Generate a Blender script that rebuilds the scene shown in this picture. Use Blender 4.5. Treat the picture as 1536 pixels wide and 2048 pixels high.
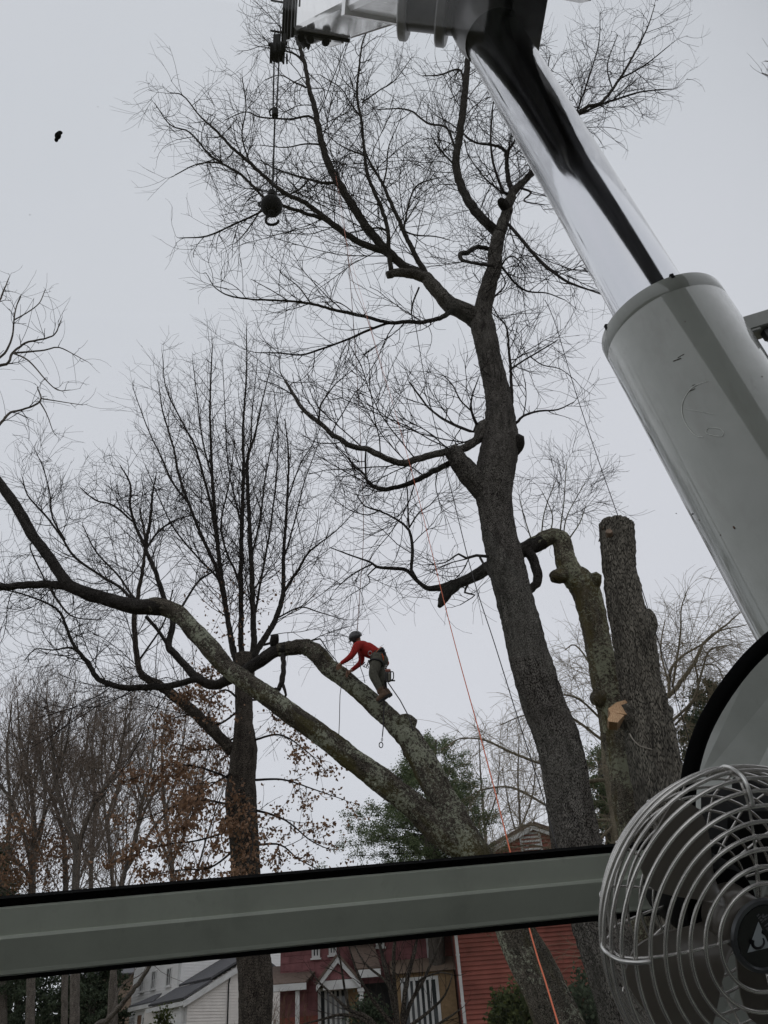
import bpy, math, random
import numpy as np
from mathutils import Vector, Matrix, noise as mnoise

random.seed(7)
RNG = np.random.default_rng(11)
sc = bpy.context.scene
COL = sc.collection
for o in list(bpy.data.objects):
    bpy.data.objects.remove(o)

# ------------------------------------------------------------------ camera
EYE = np.array([0.0, 0.0, 2.5])
FPX = 1538.0
PITCH, ROLL = math.radians(36.13), math.radians(4.57)
_R0 = np.array([1.0, 0, 0])
_F = np.array([0, math.cos(PITCH), math.sin(PITCH)])
_U0 = np.array([0, -math.sin(PITCH), math.cos(PITCH)])
CR = math.cos(ROLL) * _R0 - math.sin(ROLL) * _U0
CU = math.sin(ROLL) * _R0 + math.cos(ROLL) * _U0
cam_d = bpy.data.cameras.new('camera')
cam = bpy.data.objects.new('camera', cam_d)
COL.objects.link(cam)
cam_d.sensor_fit = 'VERTICAL'
cam_d.sensor_height = 32.0
cam_d.lens = FPX / 2048.0 * 32.0
cam_d.clip_start = 0.02
cam_d.clip_end = 2000
M = Matrix.Identity(4)
for i in range(3):
    M[i][0], M[i][1], M[i][2], M[i][3] = CR[i], CU[i], -_F[i], EYE[i]
cam.matrix_world = M
sc.camera = cam

# ------------------------------------------------------------------ sky, sun, exposure
w = bpy.data.worlds.new('World')
sc.world = w
w.use_nodes = True
nt = w.node_tree
nt.nodes.clear()
SUN_EL, SUN_ROT = math.radians(48), math.radians(200)
sky = nt.nodes.new('ShaderNodeTexSky')
sky.sky_type = 'NISHITA'
sky.sun_disc = False
sky.sun_elevation = SUN_EL
sky.sun_rotation = SUN_ROT
bg1 = nt.nodes.new('ShaderNodeBackground')
bg1.inputs['Strength'].default_value = 0.08
nt.links.new(sky.outputs[0], bg1.inputs['Color'])
tc = nt.nodes.new('ShaderNodeTexCoord')
nz = nt.nodes.new('ShaderNodeTexNoise')
nz.inputs['Scale'].default_value = 1.6
nz.inputs['Detail'].default_value = 4
nz.inputs['Roughness'].default_value = 0.45
nt.links.new(tc.outputs['Generated'], nz.inputs['Vector'])
rp = nt.nodes.new('ShaderNodeValToRGB')
rp.color_ramp.elements[0].position = 0.32
rp.color_ramp.elements[0].color = (0.640, 0.662, 0.712, 1)
rp.color_ramp.elements[1].position = 0.68
rp.color_ramp.elements[1].color = (0.700, 0.708, 0.764, 1)
nt.links.new(nz.outputs[0], rp.inputs[0])
bg2 = nt.nodes.new('ShaderNodeBackground')
bg2.inputs['Strength'].default_value = 1.03
nt.links.new(rp.outputs[0], bg2.inputs['Color'])
mx = nt.nodes.new('ShaderNodeMixShader')
mx.inputs[0].default_value = 0.93
nt.links.new(bg1.outputs[0], mx.inputs[1])
nt.links.new(bg2.outputs[0], mx.inputs[2])
wo = nt.nodes.new('ShaderNodeOutputWorld')
nt.links.new(mx.outputs[0], wo.inputs['Surface'])

sd = bpy.data.lights.new('sun', 'SUN')
sd.energy = 0.5
sd.angle = math.radians(170)
sd.color = (1.0, 0.97, 0.93)
sun = bpy.data.objects.new('sun', sd)
COL.objects.link(sun)
_az = SUN_ROT
_dir = Vector((math.sin(_az) * math.cos(SUN_EL), math.cos(_az) * math.cos(SUN_EL), math.sin(SUN_EL)))
sun.rotation_euler = _dir.to_track_quat('Z', 'Y').to_euler()
sun.location = (0, -10, 40)

sc.view_settings.view_transform = 'Standard'
sc.view_settings.look = 'None'
sc.view_settings.exposure = 0.0
sc.view_settings.gamma = 1.0
sc.view_settings.use_curve_mapping = False
sc.render.engine = 'CYCLES'
sc.cycles.max_bounces = 6
sc.cycles.diffuse_bounces = 3
sc.cycles.glossy_bounces = 3
sc.cycles.transparent_max_bounces = 16
sc.render.film_transparent = False

# ------------------------------------------------------------------ helpers
def ray(px, py):
    return _F + (px - 768.0) / FPX * CR + (1024.0 - py) / FPX * CU

def PT(px, py, t):
    """point seen at that pixel of the photograph, at depth t metres"""
    return EYE + ray(px, py) * t

def PY(px, py, Y):
    """point seen at that pixel, on the upright plane Y metres in front"""
    d = ray(px, py)
    return EYE + d * (Y / d[1])

def depth_at(px, py, Y):
    return Y / ray(px, py)[1]

def ground_z(x, y):
    s = min(max((y - 5.0) / 17.0, 0.0), 1.0)
    return 2.0 * s * s * (3 - 2 * s)

def nrm(v):
    v = np.asarray(v, float)
    return v / max(np.linalg.norm(v), 1e-9)

def mesh_obj(name, verts, faces, mat=None, parent=None, smooth=False, mats=None, midx=None):
    me = bpy.data.meshes.new(name)
    me.from_pydata([tuple(map(float, v)) for v in verts], [], [tuple(map(int, f)) for f in faces])
    if mats:
        for m in mats:
            me.materials.append(m)
        if midx is not None:
            me.polygons.foreach_set('material_index', np.asarray(midx, np.int32))
    elif mat:
        me.materials.append(mat)
    if smooth:
        me.polygons.foreach_set('use_smooth', np.ones(len(me.polygons), bool))
    me.update()
    return link(name, me, parent)

def big_obj(name, V, F, mat=None, parent=None, smooth=False, attrs=None):
    """V (n,3) float, F (m,k) int, k = 3 or 4"""
    me = bpy.data.meshes.new(name)
    V = np.ascontiguousarray(V, np.float32)
    F = np.ascontiguousarray(F, np.int32)
    m, k = F.shape
    me.vertices.add(len(V))
    me.vertices.foreach_set('co', V.ravel())
    me.loops.add(m * k)
    me.loops.foreach_set('vertex_index', F.ravel())
    me.polygons.add(m)
    me.polygons.foreach_set('loop_start', np.arange(0, m * k, k, dtype=np.int32))
    if smooth:
        me.polygons.foreach_set('use_smooth', np.ones(m, bool))
    if mat:
        me.materials.append(mat)
    for an, av in (attrs or {}).items():
        a = me.attributes.new(an, 'FLOAT_VECTOR', 'POINT')
        a.data.foreach_set('vector', np.ascontiguousarray(av, np.float32).ravel())
    me.update(calc_edges=True)
    me.validate()
    return link(name, me, parent)

def link(name, me, parent):
    o = bpy.data.objects.new(name, me)
    COL.objects.link(o)
    if parent is not None:
        o.parent = parent
        o.matrix_parent_inverse = Matrix.Translation(-root_loc(parent))
    return o

def root_loc(p):
    return p.location.copy() if p.parent is None else Vector((0, 0, 0))

def thing(name, label, cat, loc=(0, 0, 0), group=None):
    o = bpy.data.objects.new(name, None)
    COL.objects.link(o)
    o.location = tuple(map(float, loc))
    o.empty_display_size = 0.2
    return tag(o, label, cat, group)

def tag(o, label=None, cat=None, group=None, kind=None):
    if label: o['label'] = label
    if cat: o['category'] = cat
    if group: o['group'] = group
    if kind: o['kind'] = kind
    return o

class MB:
    """collects simple shapes into one mesh"""
    def __init__(s):
        s.v, s.f, s.mi = [], [], []
    def add(s, V, F, mi=0):
        b = len(s.v)
        s.v.extend([tuple(map(float, p)) for p in V])
        for f in F:
            s.f.append(tuple(int(i) + b for i in f))
            s.mi.append(mi)
        return s
    def box(s, c, hx, hy, hz, ax=None, mi=0, bev=0.0):
        """c centre, half sizes along axes ax (3 unit vectors)"""
        ax = ax if ax is not None else ((1, 0, 0), (0, 1, 0), (0, 0, 1))
        A = [np.asarray(a, float) for a in ax]
        c = np.asarray(c, float)
        if bev <= 0:
            V = [c + A[0] * hx * i + A[1] * hy * j + A[2] * hz * k for i in (-1, 1) for j in (-1, 1) for k in (-1, 1)]
            F = [(0, 1, 3, 2), (4, 6, 7, 5), (0, 4, 5, 1), (2, 3, 7, 6), (0, 2, 6, 4), (1, 5, 7, 3)]
            return s.add(V, F, mi)
        # bevelled: octagon outline in the two larger axes extruded in ring steps
        b = bev
        loops = []
        for z, q in ((-hz, b), (-hz + b, 0), (hz - b, 0), (hz, b)):
            x, y = hx - q, hy - q
            cc = b
            pts = [(-x + cc, -y), (x - cc, -y), (x, -y + cc), (x, y - cc), (x - cc, y), (-x + cc, y), (-x, y - cc), (-x, -y + cc)]
            loops.append([c + A[0] * p + A[1] * r + A[2] * z for p, r in pts])
        V = [p for l in loops for p in l]
        F = []
        for i in range(3):
            for j in range(8):
                F.append((i * 8 + j, i * 8 + (j + 1) % 8, (i + 1) * 8 + (j + 1) % 8, (i + 1) * 8 + j))
        F.append(tuple(range(7, -1, -1)))
        F.append(tuple(range(24, 32)))
        return s.add(V, F, mi)
    def prism(s, poly, ext, mi=0):
        """closed polygon of 3D points extruded by vector ext"""
        P = [np.asarray(p, float) for p in poly]
        e = np.asarray(ext, float)
        n = len(P)
        V = P + [p + e for p in P]
        F = [tuple(range(n - 1, -1, -1)), tuple(range(n, 2 * n))]
        F += [(i, (i + 1) % n, n + (i + 1) % n, n + i) for i in range(n)]
        return s.add(V, F, mi)
    def quad(s, a, b, c, d, mi=0):
        return s.add([a, b, c, d], [(0, 1, 2, 3)], mi)
    def tube(s, pts, rad, sides=8, mi=0, caps=True, closed=False):
        V, F = tube_vf(np.asarray(pts, float), rad, sides, caps, closed)
        return s.add(V, F, mi)
    def lathe(s, prof, c, axis, sides=32, mi=0):
        """prof: list of (radius, height along axis)"""
        a = nrm(axis)
        u = nrm(np.cross(a, (0.3, 0.2, 0.93) if abs(a[2]) < 0.9 else (1, 0, 0)))
        v = np.cross(a, u)
        c = np.asarray(c, float)
        V, F = [], []
        for r, h in prof:
            for j in range(sides):
                t = 2 * math.pi * j / sides
                V.append(c + a * h + (u * math.cos(t) + v * math.sin(t)) * r)
        for i in range(len(prof) - 1):
            for j in range(sides):
                k = (j + 1) % sides
                F.append((i * sides + j, i * sides + k, (i + 1) * sides + k, (i + 1) * sides + j))
        return s.add(V, F, mi)
    def ell(s, c, rx, ry, rz, ax=None, n=12, m=8, mi=0):
        ax = ax if ax is not None else ((1, 0, 0), (0, 1, 0), (0, 0, 1))
        A = [np.asarray(a, float) for a in ax]
        c = np.asarray(c, float)
        V = [c - A[2] * rz]
        for i in range(1, m):
            ph = -math.pi / 2 + math.pi * i / m
            for j in range(n):
                t = 2 * math.pi * j / n
                V.append(c + A[0] * rx * math.cos(ph) * math.cos(t) + A[1] * ry * math.cos(ph) * math.sin(t) + A[2] * rz * math.sin(ph))
        V.append(c + A[2] * rz)
        F = [(0, 1 + (j + 1) % n, 1 + j) for j in range(n)]
        for i in range(m - 2):
            for j in range(n):
                k = (j + 1) % n
                F.append((1 + i * n + j, 1 + i * n + k, 1 + (i + 1) * n + k, 1 + (i + 1) * n + j))
        e = len(V) - 1
        F += [(e, 1 + (m - 2) * n + j, 1 + (m - 2) * n + (j + 1) % n) for j in range(n)]
        return s.add(V, F, mi)
    def build(s, name, mat, parent=None, smooth=False):
        if isinstance(mat, (list, tuple)):
            return mesh_obj(name, s.v, s.f, None, parent, smooth, mats=mat, midx=s.mi)
        return mesh_obj(name, s.v, s.f, mat, parent, smooth)

def tube_vf(P, rad, sides, caps=True, closed=False):
    n = len(P)
    rad = np.full(n, float(rad)) if np.isscalar(rad) else np.asarray(rad, float)
    if closed:
        T = np.roll(P, -1, 0) - np.roll(P, 1, 0)
    else:
        T = np.gradient(P, axis=0)
    T /= np.maximum(np.linalg.norm(T, axis=1, keepdims=True), 1e-9)
    u = np.cross(T[0], (0, 0, 1.0) if abs(T[0][2]) < 0.9 else (1.0, 0, 0))
    u /= np.linalg.norm(u)
    V = np.zeros((n, sides, 3))
    ang = np.arange(sides) * 2 * math.pi / sides
    for i in range(n):
        u = u - T[i] * (u @ T[i])
        u /= max(np.linalg.norm(u), 1e-9)
        v = np.cross(T[i], u)
        V[i] = P[i] + rad[i] * (np.cos(ang)[:, None] * u + np.sin(ang)[:, None] * v)
    F = []
    for i in range(n if closed else n - 1):
        a, b = i * sides, ((i + 1) % n) * sides
        for j in range(sides):
            k = (j + 1) % sides
            F.append((a + j, a + k, b + k, b + j))
    if caps and not closed:
        F.append(tuple(range(sides - 1, -1, -1)))
        F.append(tuple((n - 1) * sides + j for j in range(sides)))
    return V.reshape(-1, 3), F

def spline(P, step):
    """Catmull-Rom through the rows of P (any columns; first three are xyz), resampled about every step"""
    P = np.asarray(P, float)
    if len(P) == 2:
        n = max(2, int(np.linalg.norm(P[1, :3] - P[0, :3]) / step) + 1)
        return P[0] + (P[1] - P[0]) * np.linspace(0, 1, n)[:, None]
    Q = np.vstack([2 * P[0] - P[1], P, 2 * P[-1] - P[-2]])
    out = []
    for i in range(1, len(Q) - 2):
        p0, p1, p2, p3 = Q[i - 1], Q[i], Q[i + 1], Q[i + 2]
        n = max(1, int(round(np.linalg.norm((p2 - p1)[:3]) / step)))
        t = (np.arange(n) / n)[:, None]
        out.append(0.5 * (2 * p1 + (p2 - p0) * t + (2 * p0 - 5 * p1 + 4 * p2 - p3) * t ** 2 + (3 * p1 - p0 - 3 * p2 + p3) * t ** 3))
    out.append(P[-1:])
    return np.vstack(out)

# ------------------------------------------------------------------ materials
def new_mat(name):
    m = bpy.data.materials.new(name)
    m.use_nodes = True
    n = m.node_tree
    return m, n, n.nodes['Principled BSDF']

def ramp(n, fac, stops):
    r = n.nodes.new('ShaderNodeValToRGB')
    e = r.color_ramp.elements
    while len(e) > 1:
        e.remove(e[-1])
    e[0].position, e[0].color = stops[0][0], (*stops[0][1], 1)
    for p, c in stops[1:]:
        q = e.new(p)
        q.color = (*c, 1)
    n.links.new(fac, r.inputs[0])
    return r.outputs[0]

def tex_noise(n, vec, scale, detail=4, rough=0.55):
    t = n.nodes.new('ShaderNodeTexNoise')
    t.inputs['Scale'].default_value = scale
    t.inputs['Detail'].default_value = detail
    t.inputs['Roughness'].default_value = rough
    if vec is not None:
        n.links.new(vec, t.inputs['Vector'])
    return t.outputs[0]

def mixc(n, fac, a, b):
    m = n.nodes.new('ShaderNodeMix')
    m.data_type = 'RGBA'
    for sock, val in ((m.inputs[0], fac), (m.inputs[6], a), (m.inputs[7], b)):
        if hasattr(val, 'is_linked'):
            n.links.new(val, sock)
        elif isinstance(val, tuple):
            sock.default_value = (*val, 1)
        else:
            sock.default_value = val
    return m.outputs[2]

def objco(n, scale=(1, 1, 1)):
    t = n.nodes.new('ShaderNodeTexCoord')
    mp = n.nodes.new('ShaderNodeMapping')
    mp.inputs['Scale'].default_value = scale
    n.links.new(t.outputs['Object'], mp.inputs[0])
    return mp.outputs[0]

def attrco(n, scale=(1, 1, 1)):
    t = n.nodes.new('ShaderNodeAttribute')
    t.attribute_name = 'barkco'
    mp = n.nodes.new('ShaderNodeMapping')
    mp.inputs['Scale'].default_value = scale
    n.links.new(t.outputs['Vector'], mp.inputs[0])
    return mp.outputs[0]

def bump(n, bs, h, strength, dist):
    b = n.nodes.new('ShaderNodeBump')
    b.inputs['Strength'].default_value = strength
    b.inputs['Distance'].default_value = dist
    n.links.new(h, b.inputs['Height'])
    n.links.new(b.outputs[0], bs.inputs['Normal'])

def plain(name, col, rough=0.6, metal=0.0, var=0.12, scale=8.0, spec=0.5, coat=0.0, bmp=0.0, dirt=None):
    m, n, b = new_mat(name)
    co = objco(n)
    f = tex_noise(n, co, scale, 5)
    lo = tuple(c * (1 - var) for c in col)
    hi = tuple(min(1, c * (1 + var)) for c in col)
    c = ramp(n, f, [(0.3, lo), (0.7, hi)])
    if dirt:
        f2 = ramp(n, tex_noise(n, co, scale * 2.3, 6, 0.7), [(0.55, (0, 0, 0)), (0.72, (1, 1, 1))])
        c = mixc(n, f2, c, dirt)
    n.links.new(c, b.inputs['Base Color'])
    b.inputs['Roughness'].default_value = rough
    b.inputs['Metallic'].default_value = metal
    b.inputs['Specular IOR Level'].default_value = spec
    b.inputs['Coat Weight'].default_value = coat
    b.inputs['Coat Roughness'].default_value = 0.12
    if bmp:
        bump(n, b, f, bmp, 0.01)
    return m

def bark(name, dark, light, fissure=(16, 16, 3.2), lichen=0.0, moss=0.0, lich_col=(0.30, 0.32, 0.24), moss_col=(0.075, 0.075, 0.022), warm=None, bmp=0.9, bdist=0.03):
    m, n, b = new_mat(name)
    co = attrco(n, fissure)
    f1 = tex_noise(n, co, 1.0, 7, 0.70)
    v = n.nodes.new('ShaderNodeTexVoronoi')
    v.feature = 'DISTANCE_TO_EDGE'
    n.links.new(attrco(n, tuple(q * 1.5 for q in fissure)), v.inputs['Vector'])
    crack = ramp(n, v.outputs['Distance'], [(0.0, (0, 0, 0)), (0.16, (1, 1, 1))])
    mul = n.nodes.new('ShaderNodeMath'); mul.operation = 'MULTIPLY'
    n.links.new(f1, mul.inputs[0]); n.links.new(crack, mul.inputs[1])
    h = mul.outputs[0]
    c = ramp(n, h, [(0.12, tuple(q * 0.35 for q in dark)), (0.30, dark), (0.42, tuple(p * 0.5 + q * 0.5 for p, q in zip(dark, light))), (0.52, light), (0.66, tuple(q * 1.35 for q in light))])
    big = tex_noise(n, attrco(n, (1, 1, 1)), 2.1, 3)
    c = mixc(n, ramp(n, big, [(0.35, (0, 0, 0)), (0.7, (0.3, 0.3, 0.3))]), c, tuple(q * 0.8 for q in light))
    if warm:
        c = mixc(n, ramp(n, tex_noise(n, attrco(n), 1.3, 2), [(0.5, (0, 0, 0)), (0.7, (0.5, 0.5, 0.5))]), c, warm)
    if moss > 0:
        mf = tex_noise(n, attrco(n, (1.6, 1.6, 0.5)), 1.5, 6, 0.6)
        c = mixc(n, ramp(n, mf, [(0.62 - 0.25 * moss, (0, 0, 0)), (0.76 - 0.22 * moss, (0.9, 0.9, 0.9))]), c, moss_col)
    if lichen > 0:
        l1 = tex_noise(n, attrco(n), 21, 6, 0.78)
        l2 = tex_noise(n, attrco(n), 1.7, 3, 0.5)
        ad = n.nodes.new('ShaderNodeMath'); ad.operation = 'MULTIPLY_ADD'
        n.links.new(l2, ad.inputs[0]); ad.inputs[1].default_value = 0.75; n.links.new(l1, ad.inputs[2])
        th = 1.13 - 0.28 * lichen
        lf = ramp(n, ad.outputs[0], [(th - 0.02, (0, 0, 0)), (th + 0.05, (0.95, 0.95, 0.95))])
        lc = mixc(n, tex_noise(n, attrco(n), 60, 2), tuple(q * 0.75 for q in lich_col), tuple(q * 1.2 for q in lich_col))
        c = mixc(n, lf, c, lc)
    n.links.new(c, b.inputs['Base Color'])
    b.inputs['Roughness'].default_value = 0.95
    b.inputs['Specular IOR Level'].default_value = 0.15
    if bmp:
        bump(n, b, h, bmp, bdist)
    return m
# ------------------------------------------------------------------ ground and houses
def grid_ground():
    xs = np.concatenate([[-600, -200, -80], np.linspace(-40, 40, 41), [80, 200, 600]])
    ys = np.concatenate([[-300, -60, -20], np.linspace(-8, 60, 69), [90, 200, 700]])
    V = [(x, y, ground_z(x, y) + (0.05 * mnoise.noise(Vector((x * 0.2, y * 0.2, 0))) if y > 6 else 0)) for y in ys for x in xs]
    n = len(xs)
    F = [(j * n + i, j * n + i + 1, (j + 1) * n + i + 1, (j + 1) * n + i) for j in range(len(ys) - 1) for i in range(n - 1)]
    m, nn, b = new_mat('winter_lawn')
    co = objco(nn)
    c = ramp(nn, tex_noise(nn, co, 0.6, 8, 0.7), [(0.3, (0.055, 0.058, 0.022)), (0.55, (0.095, 0.085, 0.04)), (0.75, (0.12, 0.095, 0.055))])
    nn.links.new(c, b.inputs['Base Color']); b.inputs['Roughness'].default_value = 0.95
    bump(nn, b, tex_noise(nn, co, 30, 4), 0.6, 0.03)
    tag(mesh_obj('ground', V, F, m, smooth=True), kind='structure')
grid_ground()
mb = MB()
mb.add([(-200, -7, 0.07), (200, -7, 0.07), (200, 4.4, 0.07), (-200, 4.4, 0.07)], [(0, 1, 2, 3)])
tag(mb.build('road', plain('asphalt', (0.055, 0.055, 0.057), 0.9, var=0.25, scale=40, bmp=0.3)), kind='structure')

def PW(px, py, A, u):
    """pixel ray meets the upright plane through A along the ground direction u"""
    n = np.array([u[1], -u[0], 0.0])
    d = ray(px, py)
    return EYE + d * ((np.asarray(A) - EYE) @ n / (d @ n))

M_RED = plain('red_siding', (0.275, 0.085, 0.064), 0.7, var=0.28, scale=1.8, spec=0.25)
M_REDDARK = plain('red_sheathing', (0.10, 0.03, 0.025), 0.9)
M_PURP = plain('faded_red_shingle', (0.24, 0.105, 0.11), 0.8, var=0.25, scale=4, spec=0.2)
M_TRIM = plain('white_trim', (0.62, 0.62, 0.61), 0.6, var=0.14, scale=3)
M_WSID = plain('white_vinyl', (0.78, 0.77, 0.76), 0.6, var=0.05, scale=3)
M_CSID = plain('cream_vinyl', (0.74, 0.70, 0.66), 0.6, var=0.06, scale=3)
M_SHING = plain('grey_shingles', (0.085, 0.085, 0.092), 0.9, var=0.3, scale=14)
M_BSHING = plain('brown_shingles', (0.135, 0.095, 0.075), 0.9, var=0.3, scale=14)
M_TAN = plain('tan_brick', (0.30, 0.20, 0.105), 0.85, var=0.2, scale=9)
M_BROWNW = plain('brown_wall', (0.21, 0.155, 0.115), 0.85, var=0.1, scale=2)
M_WOODP = plain('brown_wood_panel', (0.16, 0.095, 0.06), 0.6, var=0.25, scale=6)
M_DARK = plain('dark_interior', (0.02, 0.02, 0.02), 0.9)
m_, n_, b_ = new_mat('window_glass')
b_.inputs['Base Color'].default_value = (0.03, 0.035, 0.037, 1)
b_.inputs['Roughness'].default_value = 0.06
b_.inputs['Specular IOR Level'].default_value = 0.45
M_PANE = m_

Zv = np.array([0, 0, 1.0])
class Wall:
    """an upright wall plane: pixels of the photo -> distances along it and heights"""
    def __init__(s, A, u):
        s.A = np.asarray(A, float); s.u = np.array([u[0], u[1], 0.0]); s.u /= np.linalg.norm(s.u)
        s.n = np.array([s.u[1], -s.u[0], 0.0])          # outward, towards the camera
        if s.n @ (EYE - s.A) < 0: s.n = -s.n
    def uz(s, px, py):
        p = PW(px, py, s.A, s.u)
        return (p - s.A) @ s.u, p[2]
    def at(s, a, z, o=0.0):
        p = s.A + s.u * a + s.n * o
        return np.array([p[0], p[1], z])
    def slab(s, mb, a0, a1, z0, z1, o0, o1, mi=0):
        mb.box(s.at((a0 + a1) / 2, (z0 + z1) / 2, (o0 + o1) / 2), abs(a1 - a0) / 2, abs(o1 - o0) / 2, abs(z1 - z0) / 2, (s.u, s.n, Zv), mi)
    def siding(s, name, mat, parent, span, z0, z1, course=0.125, proud=0.022, off=0.004, stag=None):
        """lapped courses; span(z) -> (a0, a1)"""
        mb = MB()
        z = z0
        k = 0
        while z < z1 - 0.01:
            t = min(z + course, z1)
            a0, a1 = span((z + t) / 2)
            if a1 - a0 > 0.05:
                cuts = [a0, a1]
                if stag:
                    rr_ = random.Random(k * 7 + 1)
                    q = a0 + rr_.uniform(0.1, stag)
                    cuts = [a0]
                    while q < a1 - 0.05:
                        cuts.append(q); q += stag * rr_.uniform(0.7, 1.3)
                    cuts.append(a1)
                for c0, c1 in zip(cuts[:-1], cuts[1:]):
                    e = 0.004 if stag else 0
                    dz = random.uniform(-0.006, 0.006) if stag else 0
                    pr = proud + (random.uniform(-0.004, 0.006) if stag else random.uniform(-0.002, 0.002))
                    V = [s.at(c0 + e, z + dz, pr), s.at(c1 - e, z + dz, pr), s.at(c1 - e, t, off), s.at(c0 + e, t, off), s.at(c0 + e, z + dz, off - 0.003), s.at(c1 - e, z + dz, off - 0.003)]
                    mb.add(V, [(0, 1, 2, 3), (4, 5, 1, 0)])
            z = t
            k += 1
        o = mb.build(name, mat, parent)
        o['kind'] = 'stuff'
        return o
    def window(s, parent, a0, a1, z0, z1, cols=2, rows=1, fr=0.06, o=0.03, mat=None, sill=True):
        mb = MB()
        S = lambda *q: s.slab(mb, *q)
        S(a0, a0 + fr, z0, z1, 0, o + 0.05); S(a1 - fr, a1, z0, z1, 0, o + 0.05)
        S(a0 + fr, a1 - fr, z1 - fr, z1, 0, o + 0.047); S(a0 + fr, a1 - fr, z0, z0 + fr, 0, o + 0.047)
        if sill: S(a0 - 0.04, a1 + 0.04, z0 - 0.05, z0 - 0.002, 0, o + 0.08)
        cw = (a1 - a0 - 2 * fr) / cols
        for i in range(1, cols):
            x = a0 + fr + cw * i
            S(x - fr * 0.4, x + fr * 0.4, z0 + fr, z1 - fr, 0, o + 0.040)
        f = mb.build('window', mat or M_TRIM, parent)
        rh = (z1 - z0 - 2 * fr) / rows
        for i in range(cols):
            for j in range(rows):
                m2 = MB()
                x0 = a0 + fr + cw * i + (fr * 0.4 if i else 0); x1 = a0 + fr + cw * (i + 1) - (fr * 0.4 if i < cols - 1 else 0)
                y0 = z0 + fr + rh * j + (0.02 if j else 0); y1 = z0 + fr + rh * (j + 1)
                s.slab(m2, x0, x1, y0, y1, 0.005, o - 0.005 + 0.012 * j)
                m2.build('pane', M_PANE, f)
        return f
def roof_slab(mb, a, b, c, d, th=0.09, mi=0):
    P = [np.asarray(q, float) for q in (a, b, c, d)]
    nn = nrm(np.cross(P[1] - P[0], P[3] - P[0]))
    if nn[2] < 0: nn = -nn
    mb.prism(P, nn * th, mi)

# ---- red house
pk = PY(1065, 1653, 26); x0p = PY(915, 1960, 26)
slope = (pk[2] - PY(960, 1710, 26)[2]) / (pk[0] - PY(960, 1710, 26)[0])
half = pk[0] - x0p[0]
RW = Wall((x0p[0], 26, 0), (1, 0.02))
eave = pk[2] - half * slope
RH = thing('red_house', 'red sided house with white trimmed entrance, behind the bare shrub and the lichen trunk', 'house', (pk[0], 27, 1.9))
mb = MB()
g0 = 1.6
mb.prism([RW.at(0, g0, -0.01), RW.at(2 * half, g0, -0.01), RW.at(2 * half, eave, -0.01), RW.at(half, pk[2] - 0.02, -0.01), RW.at(0, eave, -0.01)], -RW.n * 9)
mb.build('wall', M_REDDARK, RH)
def rspan(z):
    if z <= eave: return (0.0, 2 * half)
    k = (pk[2] - z) / (pk[2] - eave) * half
    return (half - k, half + k)
RW.siding('siding', M_RED, RH, rspan, g0, pk[2] - 0.05, 0.118, 0.046)
mb = MB()
for sg in (-1, 1):
    e = RW.at(half + sg * (half + 0.35), eave - 0.35 * slope, 0.12); r = RW.at(half, pk[2] + 0.03, 0.12)
    roof_slab(mb, e, r, r - RW.n * 9.8, e - RW.n * 9.8, 0.12)
mb.build('roof', M_BSHING, RH)
for sg in (-1, 1):
    mb = MB()
    e = RW.at(half + sg * (half + 0.33), eave - 0.33 * slope, 0.14); r = RW.at(half + sg * 0.002, pk[2] + 0.03, 0.14)
    mb.prism([e, r, r - Zv * 0.15, e - Zv * 0.15], -RW.n * 0.04)
    mb.build('rake_board', M_TRIM, RH)
a_, z_ = RW.uz(1062, 1690)
vt = MB()
RW.slab(vt, a_ - 0.34, a_ - 0.28, z_ - 0.62, z_ + 0.55, 0.02, 0.07); RW.slab(vt, a_ + 0.28, a_ + 0.34, z_ - 0.62, z_ + 0.55, 0.02, 0.07)
RW.slab(vt, a_ - 0.28, a_ + 0.28, z_ + 0.49, z_ + 0.55, 0.02, 0.068); RW.slab(vt, a_ - 0.28, a_ + 0.28, z_ - 0.62, z_ - 0.56, 0.02, 0.068)
vent = vt.build('gable_vent', M_TRIM, RH)
for i in range(9):
    m2 = MB(); zz = z_ - 0.5 + i * 0.115
    m2.prism([RW.at(a_ - 0.28, zz, 0.06), RW.at(a_ - 0.28, zz + 0.02, 0.06), RW.at(a_ - 0.28, zz + 0.085, 0.025), RW.at(a_ - 0.28, zz + 0.065, 0.025)], RW.u * 0.56)
    m2.build('slat', M_TRIM, vent)
mb = MB()
q = RW.at(0.08, 0, 0.07)
mb.box((q[0], q[1], (g0 + eave) / 2), 0.045, 0.035, (eave - g0) / 2)
for zz in (2.6, 4.0, 5.2):
    mb.box((q[0], q[1], zz), 0.06, 0.042, 0.02)
mb.build('downspout', M_TRIM, RH)
# front of the house, set back to the left
FW = Wall((x0p[0], 27.4, 0), (1, 0.02))
aL = FW.uz(560, 1980)[0]
zt = FW.uz(700, 1868)[1]
mb = MB()
mb.prism([FW.at(aL, g0, -0.01), FW.at(0, g0, -0.01), FW.at(0, zt, -0.01), FW.at(aL, zt, -0.01)], -FW.n * 7)
mb.build('wall', M_REDDARK, RH)
zs = FW.uz(800, 1940)[1]
FW.siding('siding', M_PURP, RH, lambda z: (aL, -0.75), zs - 1.0, zt, 0.2, 0.02, stag=0.5)
FW.siding('siding', M_RED, RH, lambda z: (-0.7, -0.02), g0, zt, 0.118)
FW.siding('siding', M_RED, RH, lambda z: (aL, -0.75), g0, zs - 1.0, 0.118)
mb = MB()
roof_slab(mb, FW.at(aL - 0.3, zt - 0.05, 0.4), FW.at(0.05, zt - 0.05, 0.4), FW.at(0.05, zt + 0.75, -3), FW.at(aL - 0.3, zt + 0.75, -3))
mb.build('roof', M_BSHING, RH)
mb = MB(); FW.slab(mb, -0.80, -0.68, zs, zt, 0.0, 0.06); mb.build('corner_trim', M_TRIM, RH)
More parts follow.
